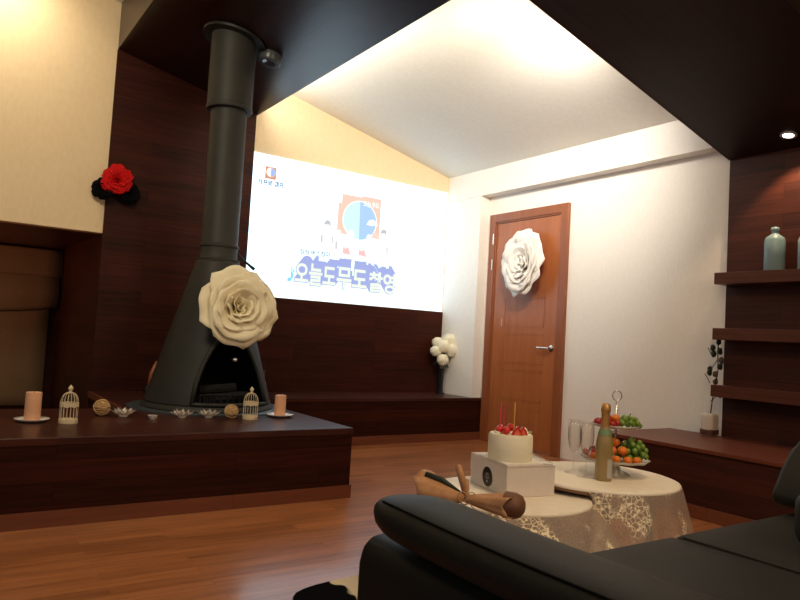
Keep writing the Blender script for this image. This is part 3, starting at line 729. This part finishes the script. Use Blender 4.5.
mxx = nn(lace, 'ShaderNodeMath', operation='MAXIMUM'); lk(lace, mul.outputs[0], mxx.inputs[0]); lk(lace, th.outputs[0], mxx.inputs[1])
lc = nn(lace, 'ShaderNodeMix', data_type='RGBA'); lc.inputs[6].default_value = (.66, .52, .43, 1); lc.inputs[7].default_value = (.90, .80, .58, 1)
lk(lace, mul.outputs[0], lc.inputs[0]); lk(lace, lc.outputs[2], b.inputs['Base Color'])
tr = nn(lace, 'ShaderNodeBsdfTransparent'); ms = nn(lace, 'ShaderNodeMixShader')
lk(lace, mxx.outputs[0], ms.inputs[0]); lk(lace, tr.outputs[0], ms.inputs[1]); lk(lace, b.outputs[0], ms.inputs[2]); lk(lace, ms.outputs[0], outn.inputs[0])
def round_table(cx, cy, R_, z, lab, clab, avoid=None, hem=.03, flare=.07):
    t = thing('coffee_table', lab, 'table', (cx, cy, 0), group='nested round coffee tables')
    obj('tabletop', lathe(BM(), [(0, z-.025), (R_-.02, z-.025), (R_-.012, z-.018), (R_-.012, z-.006), (R_-.02, z-.001), (0, z-.001)], 48), mat('table_wood', (.30, .17, .09), .5), t, smooth=True, angle=30)
    for k in range(4):
        a = .5+k*PI/2; q = R_*.62
        obj('leg', tube(BM(), [(q*math.cos(a), q*math.sin(a), z-.026), (q*1.1*math.cos(a), q*1.1*math.sin(a), .010)], .014, 10), mat('leg_wood', (.20, .10, .05), .5), t)
    c = thing('lace_tablecloth', clab, 'tablecloth', (cx, cy, z), group='ivory tablecloths')
    bm = lathe(BM(), [(0, .003), (R_*.5, .003), (R_-.008, .003), (R_+.001, .0), (R_+.004, -.008)], 96)
    obj('cloth_top', bm, cloth_t, c, smooth=True, solid=.0012)
    bm = BM(); seg = 144; nz = 16; g = []
    for j in range(nz+1):
        v = j/nz; row = []
        for i in range(seg):
            a = 2*PI*i/seg; w_ = .020*v*math.sin(9*a+1.3*math.sin(2*a))+.010*v*math.sin(17*a+2)
            r1 = R_+.005+flare*v**.8+w_; x, y = r1*math.cos(a), r1*math.sin(a); zz = -.006-(z-hem-.006)*v
            if avoid:
                ax, ay, ar, az = avoid
                if z+zz < az+.02:
                    wx, wy = x+cx, y+cy; dd = math.hypot(wx-ax, wy-ay)
                    s = 1.0
                    while dd < ar and s > .05:
                        s -= .02; wx, wy = cx+x*s, cy+y*s; dd = math.hypot(wx-ax, wy-ay)
                    x, y = wx-cx, wy-cy
            row.append(bm.verts.new((x, y, zz)))
        g.append(row)
    for j in range(nz):
        for i in range(seg): bm.faces.new((g[j][i], g[j][(i+1) % seg], g[j+1][(i+1) % seg], g[j+1][i]))
    obj('lace_skirt', bm, lace, c, smooth=True)
ZR, ZL = .388, .348
round_table(2.28, 1.824, .307, ZR, 'taller round coffee table carrying the champagne and fruit stand', 'ivory lace tablecloth draped over the taller round table', (1.812, 1.86, .304, ZL))
round_table(1.812, 1.86, .300, ZL, 'lower round coffee table carrying the cake box, left of the taller one', 'ivory lace tablecloth draped over the lower round table', flare=.21)
ZR += .0045; ZL += .0045

# champagne bottle
t = thing('champagne_bottle', 'unopened champagne bottle with gold foil neck on the taller table', 'bottle', (2.214, 1.751, ZR))
bg = mat('olive_glass', (.34, .24, .10), .38, .15, Coat_Weight=.15)
obj('body', lathe(BM(), [(0, 0), (.030, 0), (.033, .004), (.033, .135), (.031, .155), (.024, .185), (.0165, .21), (.0145, .235), (.0145, .28), (0, .28)], 36), bg, t, smooth=True, angle=60)
obj('foil', lathe(BM(), [(.0172, .205), (.0157, .235), (.0155, .262), (.0180, .264), (.0185, .272), (.0175, .292), (.010, .298), (0, .298)], 28), gold, t, smooth=True, angle=50)
obj('collar_label', lathe(BM(), [(.0275, .176), (.0232, .192), (.0222, .1965)], 32), mat('green_label', (.16, .27, .14), .5), t, smooth=True)
bm = BM(); 
a0 = math.radians(-118)
for i in range(6):
    a, b2 = a0+i*.14, a0+(i+1)*.14
    bm.faces.new([bm.verts.new(p) for p in ((.0336*math.cos(a), .0336*math.sin(a), .012), (.0336*math.cos(b2), .0336*math.sin(b2), .012), (.0336*math.cos(b2), .0336*math.sin(b2), .085), (.0336*math.cos(a), .0336*math.sin(a), .085))])
obj('back_label', bm, mat('label_grey', (.45, .42, .36), .6), t, smooth=True)
# flutes
def flute(x, y, lab):
    t = thing('champagne_flute', lab, 'glass', (x, y, ZR), group='champagne flutes')
    obj('bowl', lathe(BM(), [(0, .078), (.010, .083), (.021, .105), (.027, .135), (.028, .165), (.0265, .215), (.0255, .215), (.0268, .165), (.0258, .135), (.0198, .107), (.009, .088), (0, .085)], 28), glass, t, smooth=True)
    obj('stem', lathe(BM(), [(.0085, .003), (.004, .012), (.0032, .05), (.0045, .072), (.008, .080)], 16), glass, t, smooth=True)
    obj('foot', lathe(BM(), [(0, 0), (.036, 0), (.036, .0015), (.012, .004), (0, .006)], 32), glass, t, smooth=True, angle=60)
flute(2.205, 1.893, 'empty champagne flute farther from the bottle'); flute(2.190, 1.818, 'empty champagne flute right beside the champagne bottle')
# two-tier fruit stand
SXY = (2.363, 1.815)
t = thing('tiered_fruit_stand', 'two tier glass fruit stand with a ring handle behind the bottle', 'cake stand', (*SXY, ZR))
gp = mat('frosted_glass', (.86, .80, .70), .15, 0, Transmission_Weight=.55, IOR=1.4)
obj('pedestal', lathe(BM(), [(0, 0), (.062, 0), (.060, .006), (.030, .018), (.020, .035), (.026, .052), (0, .052)], 32), gp, t, smooth=True, angle=60)
def scal(R_, z):
    bm = BM(); rings = []
    for (q, dz) in ((0, 0), (.6, .0), (.92, .006), (1, .014)):
        if q == 0: rings.append([bm.verts.new((0, 0, z))]); continue
        rings.append([bm.verts.new((R_*q*(1+.03*math.sin(12*2*PI*i/72)*(q > .9))*math.cos(2*PI*i/72), R_*q*(1+.03*math.sin(12*2*PI*i/72)*(q > .9))*math.sin(2*PI*i/72), z+dz)) for i in range(72)])
    for i in range(72): bm.faces.new((rings[0][0], rings[1][i], rings[1][(i+1) % 72]))
    for A, B in zip(rings[1:], rings[2:]):
        for i in range(72): bm.faces.new((A[i], B[i], B[(i+1) % 72], A[(i+1) % 72]))
    return bm
obj('lower_plate', scal(.135, .054), gp, t, smooth=True, solid=.004)
obj('upper_plate', scal(.094, .190), gp, t, smooth=True, solid=.0035)
obj('rod', tube(BM(), [(0, 0, .05), (0, 0, .300)], .0045, 10), metal, t, smooth=True)
obj('ring_handle', tube(BM(), [(.019*math.cos(a*PI/12)*.82, -.019*math.cos(a*PI/12)*.57, .321+.021*math.sin(a*PI/12)) for a in range(24)], .0022, 8, True), metal, t, smooth=True)
# fruit: the camera sees the stand along (.56,.82); e = to the right, n = away
ev, nv = Vector((.82, -.57, 0)), Vector((.57, .82, 0)); S0 = Vector((*SXY, ZR))
orange = noisy('tangerine_peel', (.72, .17, .012), (.80, .22, .02), 300, .45, .15, .0005); green = mat('green_grape_skin', (.15, .27, .035), .28, Subsurface_Weight=.15)
redg = mat('red_fruit', (.36, .02, .018), .3); brn = mat('fruit_stem', (.07, .10, .02), .7)
def tanger(e, n, z, r, lab):
    t = thing('tangerine', lab, 'tangerine', S0+ev*e+nv*n+Vector((0, 0, z)), group='tangerines on the fruit stand')
    bm = BM(); ball(bm, (0, 0, r*.88), r, 1, 1, .88, n=3); obj('fruit', bm, orange, t, smooth=True)
    bm = BM(); ball(bm, (0, 0, r*1.76), r*.13, n=1, sz=.5); obj('stem_button', bm, brn, t)
lz = .0575
for (e, n, z, r, lab) in (
    (-.020, -.085, lz, .018, 'tangerine at the front of the lower tier, just right of the bottle'),
    (.022, -.095, lz, .018, 'tangerine at the front centre of the lower tier'),
    (.062, -.083, lz, .017, 'rightmost front tangerine on the lower tier beside the green grapes'),
    (-.030, -.055, lz+.030, .019, 'tangerine in the second row of the lower tier, nearest the bottle'),
    (.012, -.060, lz+.030, .020, 'tangerine in the second row of the lower tier, next to the grapes'),
    (-.012, -.035, lz+.060, .020, 'topmost tangerine heaped on the lower tier'),
    (-.050, -.035, lz+.034, .018, 'tangerine half hidden behind the bottle, upper part of the lower tier'),
    (-.095, -.030, lz, .018, 'tangerine left of the bottle on the lower tier'),
    (-.016, -.040, .1945+.022, .018, 'single tangerine topping the red fruit on the upper tier')):
    tanger(e, n, z, r, lab)
def bunch(name, lab, cat, c, ex, r, cnt, m, seed, grp):
    t = thing(name, lab, cat, c, group=grp); rnd = random.Random(seed); P_ = []
    bm0 = BM(); ball(bm0, (0, 0, 0), r, 1, 1, 1.12, n=2); first = None; tries = 0
    while len(P_) < cnt and tries < 4000:
        tries += 1
        x = rnd.uniform(-1, 1); y = rnd.uniform(-1, 1); z = rnd.uniform(0, 1)
        if x*x+y*y+z*z > 1: continue
        p = ev*x*ex[0]+nv*y*ex[1]+Vector((0, 0, r*1.12+z*ex[2]))
        if all((p-q).length > r*1.55 for q in P_):
            P_.append(p)
            if first is None: first = obj('grape', bm0, m, t, smooth=True); first.location = p
            else: g_ = first.copy(); C.objects.link(g_); g_.parent = t; g_.location = p
    bm = BM(); tube(bm, [(0, 0, .012), (.0, 0, ex[2]), (.01, 0, ex[2]+r*2.2)], .0022, 6); obj('stem', bm, brn, t)
bunch('grape_bunch', 'heaped bunch of green grapes on the lower tier of the fruit stand', 'grapes', S0+ev*.068+nv*(-.005)+Vector((0, 0, .0575)), (.062, .075, .075), .0118, 55, green, 3, 'grape bunches')
bunch('grape_bunch', 'small bunch of green grapes on the upper tier of the fruit stand', 'grapes', S0+ev*.048+nv*(-.012)+Vector((0, 0, .1935)), (.042, .055, .034), .0112, 26, green, 4, 'grape bunches')
bunch('grape_bunch', 'dark red grapes on the upper tier behind the champagne bottle', 'grapes', S0+ev*(-.042)+nv*(-.016)+Vector((0, 0, .1935)), (.042, .055, .020), .0135, 16, redg, 5, 'grape bunches')
bunch('grape_bunch', 'dark red grapes on the lower tier, left of the champagne bottle', 'grapes', S0+ev*(-.080)+nv*(.035)+Vector((0, 0, .0575)), (.035, .045, .022), .0125, 10, redg, 8, 'grape bunches')

# cake box, cake and topping
bx = Vector((1.743, 1.797, ZL)); ang = math.atan2(-.022, .212)+.0
ang = math.radians(-12)
t = thing('cake_box', 'white cardboard cake box with a round black sticker on its side', 'box', bx, ang)
card = noisy('white_card', (.70, .62, .57), (.74, .66, .61), 30, .6, .05, .001)
BW, BD, BH = .205, .268, .114
bm = boxb(0, BW, 0, BD, 0, BH-.006); obj('carton', bm, card, t, bevel=.0015)
obj('lid', boxb(-.002, BW+.002, -.002, BD+.002, BH-.0055, BH), card, t, bevel=.001)
bm = boxb(-.0022, -.0004, .0, BD, BH*.42, BH-.006); obj('front_flap', bm, card, t, bevel=.0006)
st = mat('black_sticker', (.008, .008, .009), .4)
T = Matrix.Translation((-.0026, BD*.50, BH*.42)) @ Matrix.Rotation(-PI/2, 4, 'Y')
o_ = obj('round_sticker', lathe(BM(), [(0, 0), (.036, 0), (.036, .0006), (0, .0006)], 40, T=T), st, t)
stw = mat('sticker_print', (.45, .42, .40), .5)
bm = BM()
for (z, w_) in ((.012, .014), (.007, .022), (.0, .026), (-.006, .018)):
    for k in range(5): 
        yy = BD*.50 + w_*(k/4-.5); box(bm, -.0038, -.0033, yy-.0016, yy+.0016, BH*.42+z-.0013, BH*.42+z+.0013)
ball(bm, (-.0034, BD*.50, BH*.42-.017), .005, .08, 1, 1, n=2)
obj('sticker_print', bm, stw, o_)
RZ = Matrix.Rotation(ang, 4, 'Z')
def onbox(x, y, z=0): return Vector(bx) + (RZ @ Vector((x, y, 0))) + Vector((0, 0, BH+z))
t = thing('cake_board', 'thin white square board under the cake on the box', 'cake board', onbox(BW*.5-.005, BD*.40, .0002), ang)
obj('board', boxb(-.098, .098, -.098, .098, 0, .003), mat('board_white', (.82, .78, .72), .4), t, bevel=.001)
ck = onbox(BW*.47, BD*.40, .0035) + ev*(-.020) + nv*(-.008)
t = thing('cream_cake', 'round white cream cake topped with strawberries on the white box', 'cake', ck)
icing = noisy('cream_icing', (.86, .80, .60), (.90, .84, .66), 14, .5, .15, .003, (1, 1, 4))
obj('icing', lathe(BM(), [(0, 0), (.082, 0), (.084, .004), (.083, .088), (.079, .095), (.070, .094), (0, .0935)], 56), icing, t, smooth=True, angle=60)
for (a, r_) in ((2.6, .05), (.3, .045), (-.3, .058)):
    obj('cream_swirl', lathe(BM(), [(0, .094), (.014, .094), (.015, .100), (.009, .106), (.010, .110), (.003, .117), (0, .118)], 16, (r_*math.cos(a), r_*math.sin(a), 0)), mat('cream', (.85, .80, .68), .5), t, smooth=True)
berry = noisy('strawberry_skin', (.50, .010, .012), (.62, .03, .02), 200, .3, .3, .001); flesh = mat('strawberry_flesh', (.75, .16, .08), .4)
def strawberry(e, n, lab, rz, cut=False, s=1, z=0):
    p = ck + ev*e + nv*n + Vector((0, 0, .0945+z))
    t = thing('strawberry', lab, 'strawberry', p, rz, 'strawberries on the cake'); t.scale = (s,)*3
    prof_ = [(0, 0), (.006, .001), (.012, .008), (.015, .016), (.0145, .023), (.010, .028), (0, .030)]
    T = Matrix.Translation((0, 0, .013)) @ Matrix.Rotation(PI/2.3, 4, 'Y') @ Matrix.Translation((0, 0, -.015))
    bm = lathe(BM(), prof_, 20, T=T)
    if cut:
        bm.free(); bm = BM(); prism(bm, [(-.016, 0), (.016, .001), (.010, .014), (0, .026), (-.010, .014)], 1, -.006, .006)
        obj('flesh', bm, flesh, t, bevel=.003)
        bm = BM(); prism(bm, [(-.017, .0), (-.011, .015), (0, .028), (.011, .015), (.017, .0), (.013, 0), (0, .022), (-.013, 0)], 1, -.0075, .0075)
        obj('rim', bm, berry, t)
    else:
        obj('fruit', bm, berry, t, smooth=True)
        obj('seed_end', lathe(BM(), [(0, .0295), (.005, .0285), (.0, .033)], 8, T=T), mat('leafy', (.2, .3, .05), .6), t)
strawberry(-.045, -.005, 'whole strawberry at the left edge of the cake top', 0)
strawberry(-.022, -.030, 'whole strawberry at the front left of the cake top by the pink candles', 1.4)
strawberry(-.002, .005, 'highest strawberry in the middle of the cake top', .6, z=.008)
strawberry(.018, -.035, 'halved strawberry at the front of the cake top under the yellow candle', -.6, True, 1.2)
strawberry(.040, -.020, 'halved strawberry at the right of the cake top, leaning up', -.3, True, 1.1)
strawberry(-.030, .030, 'whole strawberry at the back left of the cake top', 2.2)
def stick(e, n, h, col, lab, lean=0):
    p = ck + ev*e + nv*n + Vector((0, 0, .0935))
    o_ = obj('thin_candle', tube(BM(), [(0, 0, .0), (lean*.82, -lean*.57, h)], .0021, 6), mat('stick_'+lab.split()[0], col, .5), loc=p); tag(o_, lab, 'candle', 'thin cake candles')
stick(-.044, -.012, .118, (.75, .06, .12), 'pink thin candle standing leftmost in the cake')
stick(-.030, .005, .115, (.60, .05, .08), 'deep pink thin candle, second from the left, slightly tilted', .006)
stick(.008, -.018, .120, (.80, .48, .10), 'yellow thin candle standing in the middle of the cake')
stick(.018, .018, .070, (.05, .16, .05), 'green short candle beside the yellow one')
o_ = obj('cake_pick', box(BM(), -.016, .016, -.001, .001, -.004, .006), mat('pick_grey', (.50, .46, .40), .4, .3), loc=ck+ev*.071+nv*.02+Vector((0, 0, .099))); tag(o_, 'small silvery cake pick lying at the right rim of the cake', 'cake pick')
# plastic wrapped knife on the box corner
t = thing('cake_knife', 'clear wrapped white plastic cake knife on the right corner of the box', 'knife', onbox(BW-.010, .10, .0005), ang-.25)
bm = BM(); rbox(bm, -.012, .012, -.10, .02, .0, .004, .0015, 2); obj('blade', bm, mat('plastic_white', (.72, .70, .66), .35), t)
bm = BM(); rbox(bm, -.008, .008, .02, .09, .0, .006, .002, 2); obj('handle', bm, mat('plastic_clear', (.60, .60, .58), .2), t)
bm = BM()
for i in range(10):
    for j in range(3):
        pass
rbox(bm, -.020, .020, -.11, .10, -.0002, .0075, .002, 2)
obj('wrapper', bm, mat('film', (1, 1, 1), .08, 0, Transmission_Weight=.97, IOR=1.1, Alpha=.35), t)

# bouquet in kraft paper
kraft = noisy('kraft_paper', (.42, .205, .09), (.54, .29, .14), 40, .75, .35, .004)
K = Vector((1.44, 1.67, ZL+.052))
t = thing('wrapped_bouquet', 'kraft paper bundle tied with twine lying beside the cake box', 'bouquet', K)
def cr(*p): return Vector(p)
# axis runs from the fan (left, away) to the closed end (right, near)
ax_l, ax_r = Vector((-.55, .80, .12)).normalized(), Vector((.42, -.90, -.02)).normalized()
e2 = Vector((.82, -.57, 0)); up = Vector((0, 0, 1))
def fan(name, d_, spread, r1, ln, seed, m=kraft):
    rnd = random.Random(seed); bm = BM(); g = []; sd = d_.cross(up).normalized(); uz = sd.cross(d_).normalized()
    for j in range(10):
        v = j/9; row = []
        for i in range(28):
            a = 2*PI*i/28; w_ = 1+.16*math.sin(5*a+seed)*v+.10*math.sin(9*a)*v
            rr_ = (.016+(r1-.016)*v**.85)*w_
            row.append(bm.verts.new(d_*ln*v*(1+.10*math.sin(3*a+seed)*v)+sd*rr_*math.cos(a)*spread+uz*rr_*math.sin(a)*.62))
        g.append(row)
    for j in range(9):
        for i in range(28): bm.faces.new((g[j][i], g[j][(i+1) % 28], g[j+1][(i+1) % 28], g[j+1][i]))
    return obj(name, bm, m, t, smooth=True, solid=.0012)
fan('paper_fan', Vector((-.62, .76, .06)).normalized(), 1.0, .098, .150, 2)
fan('paper_sleeve', (e2*.96+Vector((-.25, -.28, 0))+up*-.02).normalized(), 1.0, .060, .150, 4)
for (a, b, r_, nm) in ((cr(0, 0, .01), cr(-.01, .03, .10), .012, 'paper_twist'), (cr(0, 0, .0), cr(.03, .03, .05), .009, 'paper_twist')):
    obj(nm, tube(BM(), [a, (a+b)/2+Vector((.004, 0, 0)), b], r_, 8, rs=[.006, r_, r_*.8]), kraft, t, smooth=True)
bm = BM()
for s_ in (-1, 1): tube(bm, [Vector((0, 0, .012))+e2*(s_*.014*(1-math.cos(a)))+up*(.014*math.sin(a)*(1.1)-.002)+Vector((-.01, -.022, 0)) for a in [2*PI*i/14 for i in range(15)]], .0018, 5)
tube(bm, [e2*(.0)+Vector((-.57, -.40, 0))*0+Vector((.018*math.cos(a), .018*math.sin(a)*.8, .016*math.sin(a+.6))) for a in [2*PI*i/16 for i in range(16)]], .0025, 5, True)
tube(bm, [Vector((-.01, -.022, .01)), Vector((-.005, -.04, -.015)), Vector((.01, -.05, -.03))], .0016, 5)
obj('twine_bow', bm, mat('twine', (.52, .36, .20), .8), t)
obj('green_stem', tube(BM(), [cr(-.01, .01, .015), cr(-.05, .06, .050), cr(-.085, .10, .062)], .014, 8, rs=[.006, .010, .010]), leaf_d, t, smooth=True)
# brown slotted end
es = (e2*.96+Vector((-.25, -.28, 0))).normalized(); ec = es*.150
bm = BM(); sd = es.cross(up).normalized()
ring1 = []
for k, (q, l_) in enumerate(((1.0, -.02), (.98, .012), (.82, .030), (.45, .040), (0, .042))):
    if q == 0: ring1.append([bm.verts.new(ec+es*l_)]); continue
    ring1.append([bm.verts.new(ec+es*l_+sd*.050*q*math.cos(a)+up*.040*q*math.sin(a)) for a in [2*PI*i/24 for i in range(24)]])
for A, B in zip(ring1, ring1[1:]):
    for i in range(24):
        if len(B) == 1: bm.faces.new((A[i], A[(i+1) % 24], B[0]))
        else: bm.faces.new((A[i], A[(i+1) % 24], B[(i+1) % 24], B[i]))
obj('brown_end_cap', bm, mat('brown_card', (.16, .065, .03), .6), t, smooth=True)
bm = BM()
for k in range(4):
    c_ = ec+es*.012+Vector((-.57, -.82, 0))*.020*(1-.0*k)+up*(.020-.014*k)
    tube(bm, [c_-es*.012, c_+es*.012], .004, 6)
obj('slot', bm, soot, t)

# ------------------------------------------------------------------ sofa
t = thing('leather_sofa', 'black leather sofa with padded arm filling the lower right foreground', 'sofa', (1.6, .4, 0))
Lx = lambda x: x-1.6
Ly = lambda y: y-.4
bm = BM(); rbox(bm, Lx(.88), Lx(2.75), Ly(-.35), Ly(1.10), .10, .26, .02); obj('base', bm, leather, t, smooth=True)
bm = cushion(Lx(.885), Lx(1.735), Ly(-.10), Ly(1.135), .262, .40, .014, .022); obj('seat_cushion', bm, leather, t, smooth=True)
bm = cushion(Lx(1.739), Lx(2.62), Ly(-.10), Ly(1.135), .262, .40, .014, .022); sc_ = obj('seat_cushion', bm, leather, t, smooth=True)
for xa in (1.737,):
    obj('piping', tube(BM(), [(Lx(xa), Ly(y), .4005) for y in (-.05, .3, .6, .9, 1.10)], .0018, 6), leather_d, sc_)
# arm panel with rounded top
bm = BM()
prof_ = [(Lx(.708), .02), (Lx(.708), .47), (Lx(.715), .500), (Lx(.735), .518), (Lx(.785), .522), (Lx(.84), .515), (Lx(.875), .49), (Lx(.88), .02)]
prism(bm, prof_, 1, Ly(-.30), Ly(1.125)); obj('arm', bm, leather, t, bevel=.018, smooth=True, angle=50)
# arm pad: a long bolster
bm = BM(); g = []; ny, na = 40, 24; pip = []
for j in range(ny+1):
    v = j/ny; y = -.15+(1.136+.15)*v
    e_ = min(1, (1-v)*ny/5.0); k = math.sqrt(max(0, 1-(1-e_)**2)) if e_ < 1 else 1
    k = max(k, .02)
    row = []
    for i in range(na):
        a = 2*PI*i/na; ca, sa = math.cos(a), math.sin(a)
        px = .088*k*math.copysign(abs(ca)**.8, ca); pz = .040*(.35+.65*k)*math.copysign(abs(sa)**.8, sa)*k**.3
        row.append(bm.verts.new((Lx(.778+px), Ly(y), .567+pz+.004*math.sin(v*7))))
    pip.append((row[9].co.copy(), 0))
    g.append(row)
for j in range(ny):
    for i in range(na): bm.faces.new((g[j][i], g[j][(i+1) % na], g[j+1][(i+1) % na], g[j+1][i]))
bm.faces.new(g[-1]); bm.faces.new(g[0][::-1])
pad_ = obj('arm_pad', bm, leather, t, smooth=True)
pp = []
for j in range(2, ny-1):
    p0_, p1_ = pip[j]; pp.append(p0_)
obj('piping', tube(BM(), pp, .0024, 6), leather_d, pad_)
# side back with its folded-over head cushion
bm = cushion(Lx(2.46), Lx(2.72), Ly(.0), Ly(1.10), .402, .62, .01, .05); obj('backrest', bm, leather, t, smooth=True)
bm = BM(); prof_ = [(2.325, .425), (2.300, .448), (2.31, .475), (2.365, .545), (2.42, .60), (2.50, .64), (2.62, .64), (2.70, .59), (2.68, .50), (2.52, .44), (2.42, .418)]
prism(bm, [(Lx(a), b) for a, b in prof_], 1, Ly(.62), Ly(1.155)); obj('head_cushion', bm, leather, t, smooth=True, bevel=.03, angle=50)
bm = cushion(-.18, .18, -.06, .06, 0, .15, .0, .045)
o_ = obj('leather_cushion', bm, leather, smooth=True, loc=(2.03, .77, .417)); o_.rotation_euler = (0, 0, -.5); tag(o_, 'black leather cushion standing on the sofa seat at the right edge', 'cushion')
for (x, y) in ((.95, 1.02), (2.65, 1.02), (.95, -.25), (2.65, -.25)):
    obj('leg', boxb(Lx(x)-.03, Lx(x)+.03, Ly(y)-.03, Ly(y)+.03, 0, .10), metal, t, bevel=.004)
